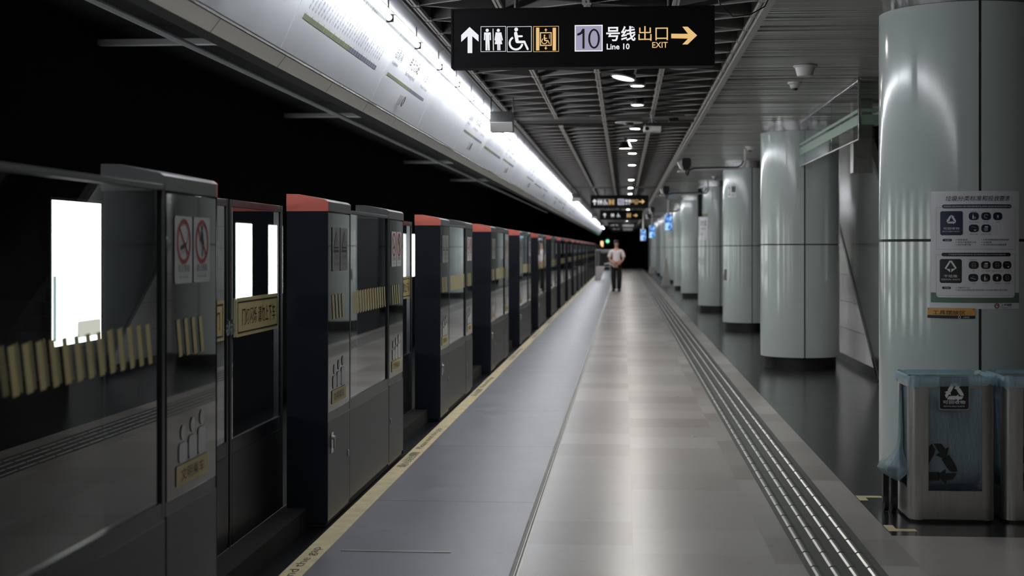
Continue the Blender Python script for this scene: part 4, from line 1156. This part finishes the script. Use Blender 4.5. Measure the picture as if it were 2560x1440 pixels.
# ================================================================== BINS
def rounded(w, d, r, n=6):
    pts = []
    for (cx, cy, a) in ((w / 2 - r, r, -PI / 2), (w / 2 - r, d - r, 0), (-w / 2 + r, d - r, PI / 2), (-w / 2 + r, r, PI)):
        for k in range(n + 1):
            t = a + PI / 2 * k / n; pts.append((cx + r * math.cos(t), cy + r * math.sin(t)))
    return pts
def shell(prof, zs, skip, th):
    """open-topped box wall following prof, with holes where skip says; solid thickness th"""
    n = len(prof); cx = sum(p[0] for p in prof) / n; cy = sum(p[1] for p in prof) / n
    inner = []
    for i in range(n):
        a = Vector(prof[i - 1]); b = Vector(prof[(i + 1) % n]); d = (b - a).normalized(); nn = Vector((-d.y, d.x))
        inner.append((prof[i][0] + nn.x * th, prof[i][1] + nn.y * th))
    m = len(zs); vs = [(p[0], p[1], z) for z in zs for p in prof] + [(p[0], p[1], z) for z in zs for p in inner]
    O = lambda j, i: j * n + i % n
    I = lambda j, i: m * n + j * n + i % n
    keep = {(j, i): not skip(prof[i], prof[(i + 1) % n], zs[j], zs[j + 1]) for j in range(m - 1) for i in range(n)}
    fs = []
    K = lambda j, i: keep.get((j, i % n), False)
    for j in range(m - 1):
        for i in range(n):
            if not K(j, i): continue
            fs.append((O(j, i), O(j, i + 1), O(j + 1, i + 1), O(j + 1, i))); fs.append((I(j, i), I(j + 1, i), I(j + 1, i + 1), I(j, i + 1)))
            if not K(j + 1, i): fs.append((O(j + 1, i), O(j + 1, i + 1), I(j + 1, i + 1), I(j + 1, i)))
            if not K(j - 1, i): fs.append((O(j, i), I(j, i), I(j, i + 1), O(j, i + 1)))
            if not K(j, i + 1): fs.append((O(j, i + 1), I(j, i + 1), I(j + 1, i + 1), O(j + 1, i + 1)))
            if not K(j, i - 1): fs.append((O(j, i), O(j + 1, i), I(j + 1, i), I(j, i)))
    return MB().add(vs, fs)
BWD, BD, BH = .46, .40, .775
def insert_pts(prof, xs, ys):
    out = []
    n = len(prof)
    for i in range(n):
        a = prof[i]; b = prof[(i + 1) % n]; out.append(a)
        cand = []
        if abs(a[1] - b[1]) < 1e-6:
            cand = [(x, a[1]) for x in xs if min(a[0], b[0]) + 1e-5 < x < max(a[0], b[0]) - 1e-5]
            cand.sort(key=lambda p: abs(p[0] - a[0]))
        elif abs(a[0] - b[0]) < 1e-6:
            cand = [(a[0], y) for y in ys if min(a[1], b[1]) + 1e-5 < y < max(a[1], b[1]) - 1e-5]
            cand.sort(key=lambda p: abs(p[1] - a[1]))
        out += cand
    return out
def make_bin(front_logo=True):
    r = empty('recycling_bin')
    prof = insert_pts(rounded(BWD, BD, .055), [-.132, .155], [.09, .31])
    def skip(a, b, z0, z1):
        zc = (z0 + z1) / 2; mx = (a[0] + b[0]) / 2; my = (a[1] + b[1]) / 2
        if not (.175 < zc < .735): return False
        if my < .01 and -.132 < mx < .155: return True
        if abs(mx) > BWD / 2 - .01 and .09 < my < .31: return True
        return False
    shell(prof, [.015, .175, .735, BH], skip, .012).build('steel_body', M['steel_rough'], r, smooth=40)
    MB().prism(rounded(BWD - .03, BD - .03, .05), .0, .02, 'z').build('base', M['black'], r)
    MB().prism([(p[0], p[1] + .012) for p in rounded(BWD - .04, BD - .03, .05)], .02, .045, 'z').build('floor_pan', M['black'], r)
    # the bag: crumpled inner skin
    n = 72; vs = []; fs = []; rows = [(.185, .80), (.20, .93), (.26, .985), (.36, 1.0), (.48, 1.0), (.60, 1.0), (.70, 1.0), (.775, 1.0)]
    base = rounded(BWD - .045, BD - .045, .05, 17)
    rnd = random.Random(7)
    ph = [rnd.uniform(0, 6) for _ in range(6)]
    cyb = BD / 2
    for j, (z, k) in enumerate(rows):
        for i, p in enumerate(base):
            t = 2 * PI * i / len(base)
            wv = .006 * math.sin(9 * t + ph[0] + z * 6) + .004 * math.sin(17 * t + ph[1] - z * 9) + .003 * math.sin(29 * t + ph[2])
            kk = k - (wv * 4 if j < 7 else 0) - .03
            x = p[0] * kk; yv = cyb + (p[1] + .0225 - cyb) * kk
            zz = z + (.02 * math.sin(3 * t + 1) if j < 3 else 0)
            vs.append((x, yv, zz))
    nb = len(base)
    for j in range(len(rows) - 1):
        for i in range(nb): fs.append((j * nb + i, j * nb + (i + 1) % nb, (j + 1) * nb + (i + 1) % nb, (j + 1) * nb + i))
    fs.append(tuple(range(nb - 1, -1, -1)))
    bag = MB().add(vs, fs).build('bag', M['bag'], r, smooth=60)
    g = G(); g.recycle('ink', -.085, .315, .125)
    cut = []
    g.build(bag, lambda u, v, l: (u, .016 + l, v), {'ink': M['ink']}, {'ink': 'printed_symbol'}, .0002)
    # folded rim of the bag over the top
    prof2 = rounded(BWD + .032, BD + .030, .065, 12); vs = []; n2 = len(prof2)
    for (zf, ko) in ((.728, 1.0), (.738, 1.006), (BH + .004, 1.004), (BH + .010, .97), (BH - .01, .93)):
        for i, p in enumerate(prof2):
            t = 2 * PI * i / n2
            z = zf + (.012 * math.sin(3 * t + .6) + .006 * math.sin(11 * t) if zf < .74 else .003 * math.sin(7 * t)) + .018
            yy_ = p[1] - .017
            vs.append((p[0] * ko, BD / 2 + (yy_ - BD / 2) * ko, z))
    fs = [(j * n2 + i, j * n2 + (i + 1) % n2, (j + 1) * n2 + (i + 1) % n2, (j + 1) * n2 + i) for j in range(4) for i in range(n2)]
    MB().add(vs, fs).build('bag_rim', M['bag_rim'], r, smooth=60)
    # label plate hanging in the window
    p = empty('label_plate'); p.parent = r
    g = G(); g.rrect('rim', -.078, .618, .083, .802, .012, 1); g.rrect('ink', -.074, .624, .079, .800, .010, 3)
    g.recycle('white', .003, .714, .056, 5); g.text('white', '可回收物', -.058, .652, .062, .672, 5, .01); g.text('white', 'RECYCLABLE WASTE', -.054, .636, .058, .643, 5)
    g.build(p, lambda u, v, l: (u, -.012 - l, v), {'rim': M['grey_plastic'], 'ink': M['ink'], 'white': M['posterwhite']}, {'rim': 'rim', 'ink': 'black_face', 'white': 'white_print'}, .0006)
    MB().box(-.074, .079, -.012, -.002, .622, .775).build('plate', M['grey_plastic'], p, bevel=.003)
    return r
bn = make_bin(); bn.location = (1.792, 7.93, 0)
tag(bn, 'steel recycling bin with a blue bag and black label plate, in front of the column', 'bin', 'recycling bins')
b2 = copy_tree(bn); b2.location = (2.302, 7.95, 0)
tag(b2, 'second steel bin cut off by the right edge of the picture', 'bin', 'recycling bins')
# bulging blue bag hanging out of the left side
vs = []; fs = []; nr = 14; nc = 20
for j in range(nr + 1):
    t = j / nr; z = .70 - .50 * t
    rr = .008 + .010 * t + (.066 * math.exp(-((t - .84) / .13) ** 2)); rr *= (1 if t < .93 else .8 if j < nr else .3)
    for i in range(nc):
        a = 2 * PI * i / nc
        q = rr * (1 + .10 * math.sin(5 * a + 7 * t) + .06 * math.sin(9 * a - 5 * t))
        vs.append((-.247 - .030 * math.exp(-((t - .85) / .16) ** 2) * 1.2 + q * math.cos(a), .19 + q * 1.25 * math.sin(a), z))
fs = [(j * nc + i, j * nc + (i + 1) % nc, (j + 1) * nc + (i + 1) % nc, (j + 1) * nc + i) for j in range(nr) for i in range(nc)]
fs.append(tuple(range(nc))); fs.append(tuple(nr * nc + k for k in range(nc)))
o = MB().add(vs, fs).build('blue_bag_bulge', M['bag'], bn, smooth=60)
# dark hand truck wheels behind the bin
r = empty('bin_dolly', (1.488, 8.26, 0))
for k, dx_ in enumerate((0, .045)):
    b = MB(); b.tube([(dx_ - .012, 0, .05), (dx_ + .012, 0, .05)], .048, 20); b.build('wheel', M['rubber'], r)
    MB().box(dx_ - .016, dx_ + .016, -.02, .03, .05, .24).build('fork', M['black'], r, bevel=.004)
MB().box(-.02, .068, -.03, .04, .235, .25).build('bracket', M['black'], r, bevel=.003)
tag(r, 'black twin wheels under a bracket, beside the recycling bin at the column foot', 'castor')

# ================================================================== TUNNEL SIDE
def make_box(wd, z0, z1):
    r = empty('advert_lightbox')
    MB().box(-6.19, -6.10, -.04, wd + .04, z0 - .04, z1 + .04).build('frame', M['black'], r, bevel=.006)
    MB().box(-6.10, -6.096, 0, wd, z0, z1).build('lit_panel', M['advert'], r, smooth=0)
    return r
big = make_box(1.42, .44, 2.02); big.location = (-0, 14.78, 0)
g = G(); g.text('ink', 'STDecaux', 14.86, 1.90, 15.22, 1.95); g.build(big, lambda u, v, l: (-6.094 + l, u - 14.78, v), {'ink': M['sticker']}, {'ink': 'lettering'})
g = G(); g.rrect('g', .70, .50, 1.40, .68, .03); g.rect('h', .02, .5, .10, 1.2); g.build(big, lambda u, v, l: (-6.094 + l, u, v), {'g': emat('print_beige', (.75, .74, .68, 1), 1.2), 'h': emat('print_teal', (.45, .62, .66, 1), 1.0)}, {'g': 'printed_shape', 'h': 'printed_stripe'})
tag(big, 'big white glowing advert lightbox across the track, seen through the foreground glass', 'lightbox')
sm = make_box(.95, .70, 1.90); i = 0
for y in [1, 3.1, 5.2, 7.3, 9.4, 11.5] + [19.95 + 2.07 * q for q in range(21)]:
    o = sm if i == 0 else copy_tree(sm); o.location = (0, y, 0)
    tag(o, 'narrow white glowing advert lightbox across the track, %s from the camera' % ORD[i], 'lightbox', 'narrow lightboxes on the far tunnel wall'); i += 1
# overhead conductor rails
for i, x in enumerate((-3.19, -3.24)):
    o = MB().tube([(x, YA, 3.02), (x, 21, 3.0), (x, 60, 3.0)], .013, 8).build('overhead_wire', M['white_panel']); tag(o, 'thin shiny overhead wire above the track, %s of two' % ['right', 'left'][i], 'wire')
for i, (y, x0, x1) in enumerate([(16.1, -6.1, -4.3), (25.2, -6.1, -3.1), (39.1, -6.1, -4.2), (49.6, -6.1, -4.6)]):
    b = MB(); b.box(x0, x1, y, y + .10, 3.86, 3.93); b.box(x0, x1, y + .12, y + .18, 3.88, 3.94)
    o = b.build('ceiling_cross_bar', M['white_panel'], None, bevel=.004); tag(o, 'pale bar across the dark tunnel ceiling, %s from the camera' % ORD[i], 'bar', 'bars across the tunnel ceiling')

# ================================================================== FAR END
# railing gate at the end of the doors
r = empty('end_railing', (-1.38, 70, 0))
b = MB()
for x in (0, .12): b.tube([(x, 0, 0), (x, 0, 1.38), (x + .03, 0, 1.42)], .022, 10)
b.build('post', M['white_plastic'], r)
b = MB(); b.tube([(.0, 0, 1.42), (.70, 0, 1.42)], .02, 10); b.tube([(.12, 0, .60), (.70, 0, .60)], .02, 10); b.tube([(.70, 0, .0), (.70, 0, 1.42)], .02, 10)
b.build('rail', M['white_plastic'], r)
b = MB()
for k in range(5): b.tube([(.20 + k * .10, 0, .6), (.20 + k * .10, 0, 1.30)], .010, 8)
b.box(.22, .62, -.01, .01, 1.28, 1.40)
b.build('bar', M['grey_plastic'], r)
tag(r, 'pale metal end railing behind and left of the walking person', 'railing')
o = MB().prism([(-1.36, .0), (-1.36, .62), (-.92, .62), (-1.12, .0)], 68.5, 69.1).build('equipment_box', M['shirt'], None, bevel=.02)
tag(o, 'pinkish white box on the floor in front of the end railing', 'box')
for nm, m_, x, z, s_ in (('signal_lamp', 'signal_green', -1.15, 2.03, 'green'), ('signal_lamp', 'signal_orange', -1.55, 1.83, 'orange')):
    b = MB(); b.lathe([(.001, 0), (.10, .02), (.12, .06)], 16) if s_ == 'green' else b.prism([(-.09, -.2), (.09, -.2), (.09, .2), (-.09, .2)], 0, .06, 'z')
    r = empty(nm, (x * 1.04, 104.5, z)); l = b.build('lens', M[m_], r); l.rotation_euler = (-PI / 2, 0, 0) if s_ == 'orange' else (PI / 2, 0, 0)
    MB().box(-.16, .16, .06, .2, -.26, .26).build('housing', M['black'], r); MB().tube([(0, .15, .25), (0, .15, 3.0 - z + .1)], .03, 8).build('pole', M['black'], r)
    tag(r, 'tiny distant %s signal light at the end of the track' % s_, 'signal light')
o = MB().prism([(1.45, 0), (1.85, 0), (1.80, .42), (1.50, .42)], 84, 84.5).build('cream_box', M['white_plastic'], None, bevel=.02)
tag(o, 'small cream box on the floor at the far end by the columns', 'box')
o = MB().prism([(1.50, 0), (1.86, 0), (1.70, 1.1), (1.64, 1.1)], 57.2, 57.5).build('floor_sign', M['white_plastic'], None, bevel=.01)
tag(o, 'tall narrow white floor board standing beside the far columns', 'sign board')

# ================================================================== PERSON (about 50 m away)
def skin_body(name, nodes, edges, mat, parent, root=0, sub=2):
    me = bpy.data.meshes.new(name); me.from_pydata([n[0] for n in nodes], edges, [])
    me.materials.append(mat)
    o = bpy.data.objects.new(name, me); COL.objects.link(o); o.parent = parent
    sk = o.modifiers.new('skin', 'SKIN'); sk.use_smooth_shade = True
    lay = me.skin_vertices[0].data if me.skin_vertices else None
    if lay is None:
        bm = bmesh.new(); bm.from_mesh(me); bm.verts.layers.skin.verify(); bm.to_mesh(me); bm.free(); lay = me.skin_vertices[0].data
    for i, n in enumerate(nodes):
        r_ = n[1]; lay[i].radius = r_ if isinstance(r_, tuple) else (r_, r_)
        lay[i].use_root = (i == root)
    ss = o.modifiers.new('sub', 'SUBSURF'); ss.levels = sub; ss.render_levels = sub
    return o
pr = empty('person', (-.262, 49.9, 0))
# faces -Y ; x: +x is the person's left seen on the right of the picture
nodes = [((0, .0, .95), (.15, .10)), ((0, .0, 1.12), (.14, .10)), ((0, .01, 1.30), (.16, .105)), ((0, .01, 1.42), (.12, .09)), ((0, -.005, 1.50), .055), ((0, -.015, 1.57), .06), ((0, -.02, 1.655), (.075, .09)), ((0, -.01, 1.72), (.065, .078))]
edges = [(i, i + 1) for i in range(7)]
def chain(pts, frm):
    a = frm
    for p in pts:
        nodes.append(p); edges.append((a, len(nodes) - 1)); a = len(nodes) - 1
    return a
for s_ in (-1, 1):
    w_ = chain([((s_ * .19, .01, 1.40), .055), ((s_ * .235, .01, 1.22), .045), ((s_ * .235, -.04, 1.10), .040), ((s_ * .13, -.17, 1.00), .034), ((s_ * .075, -.20, .955), .026)], 3)
    hd = chain([((s_ * .035, -.215, .925), (.036, .020))], w_)
    for q in range(4):
        chain([((s_ * (.012 - .012 * q * .3), -.225 + .004 * q, .915 - .018 * q), .011), ((-s_ * .03, -.24 + .003 * q, .895 - .018 * q), .0095), ((-s_ * .05, -.225, .885 - .017 * q), .008)], hd)
    chain([((s_ * .04, -.24, .955), .011), ((s_ * .015, -.25, .965), .009)], w_)
    chain([((s_ * .09, 0, .88), .10), ((s_ * .10, -.0 - .02 * s_, .50), .06), ((s_ * .10, .02, .10), .036), ((s_ * .10, -.05, .045), .030)], 0)
body = skin_body('body', nodes, edges, M['skin'], pr)
# shirt
nodes = [((0, 0, .98), (.165, .115)), ((0, 0, 1.12), (.160, .115)), ((0, .01, 1.30), (.178, .118)), ((0, .01, 1.42), (.135, .10)), ((0, .0, 1.475), (.075, .07))]
edges = [(0, 1), (1, 2), (2, 3), (3, 4)]
for s_ in (-1, 1): chain([((s_ * .195, .01, 1.405), .072), ((s_ * .245, .01, 1.25), .070), ((s_ * .255, .0, 1.16), .072)], 3)
skin_body('shirt', nodes, edges, M['shirt'], pr)
nodes = [((0, 0, .99), (.162, .112)), ((0, 0, .92), (.165, .115))]; edges = [(0, 1)]
for s_ in (-1, 1): chain([((s_ * .095, 0, .80), .105), ((s_ * .10, -.01, .50), .098), ((s_ * .095 + (.015 if s_ < 0 else 0), .01, .14), .082), ((s_ * .095 + (.02 if s_ < 0 else 0), .01, .06), .078)], 1)
skin_body('trousers', nodes, edges, M['trousers'], pr)
for s_ in (-1, 1):
    b = MB(); b.prism([(-.15, 0), (.10, 0), (.10, .07), (.02, .10), (-.10, .085), (-.16, .04)], s_ * .10 - .052, s_ * .10 + .052, 'x'); b.build('shoe', M['shoe'], pr, bevel=.018, seg=3)
b = MB(); b.lathe([(.001, 1.80), (.060, 1.79), (.090, 1.75), (.097, 1.71), (.092, 1.675)], 20, (0, .012), closed=False)
o = b.build('hair', M['hair'], pr); o.scale = (1, 1.15, 1); o.location = (0, .012, .0)
for s_ in (-1, 1):
    b = MB(); b.lathe([(.001, .009), (.008, .005), (.010, 0)], 12); o = b.build('eye', M['ink'], pr); o.rotation_euler = (PI / 2, 0, 0); o.location = (s_ * .030, -.103, 1.675)
    b = MB(); b.lathe([(.001, .01), (.018, .006), (.022, 0)], 12); o = b.build('ear', M['skin'], pr); o.rotation_euler = (0, s_ * PI / 2, 0); o.location = (s_ * .072, 0, 1.655); o.scale = (1.5, 1, 1)
b = MB(); b.prism([(-.10, 1.68), (-.128, 1.635), (-.10, 1.625)], -.012, .012, 'x'); b.build('nose', M['skin'], pr, bevel=.004)
MB().box(-.025, .025, -.106, -.100, 1.603, 1.611).build('mouth', M['signred'], pr)
MB().box(-.168, .168, -.118, .118, .955, .985).build('belt', M['black'], pr, bevel=.02, seg=3)
b = MB(); b.box(.246, .262, -.03, .03, 1.28, 1.36).build('sleeve_badge', M['ink'], pr, bevel=.006)
tag(pr, 'person in a white short-sleeved shirt and black trousers walking up the platform, hands clasped', 'person')
b = MB(); b.prism([(-.42, .98), (-.22, 1.02), (-.12, .92), (-.05, .86), (-.08, .84), (-.16, .90), (-.26, .955), (-.44, .94)], -.27, -.255, 'y')
o = b.build('folded_paper', M['sticker'], None, smooth=0); o.location = (-.262, 49.9, 0)
tag(o, 'folded white paper held in front by the walking person', 'paper')
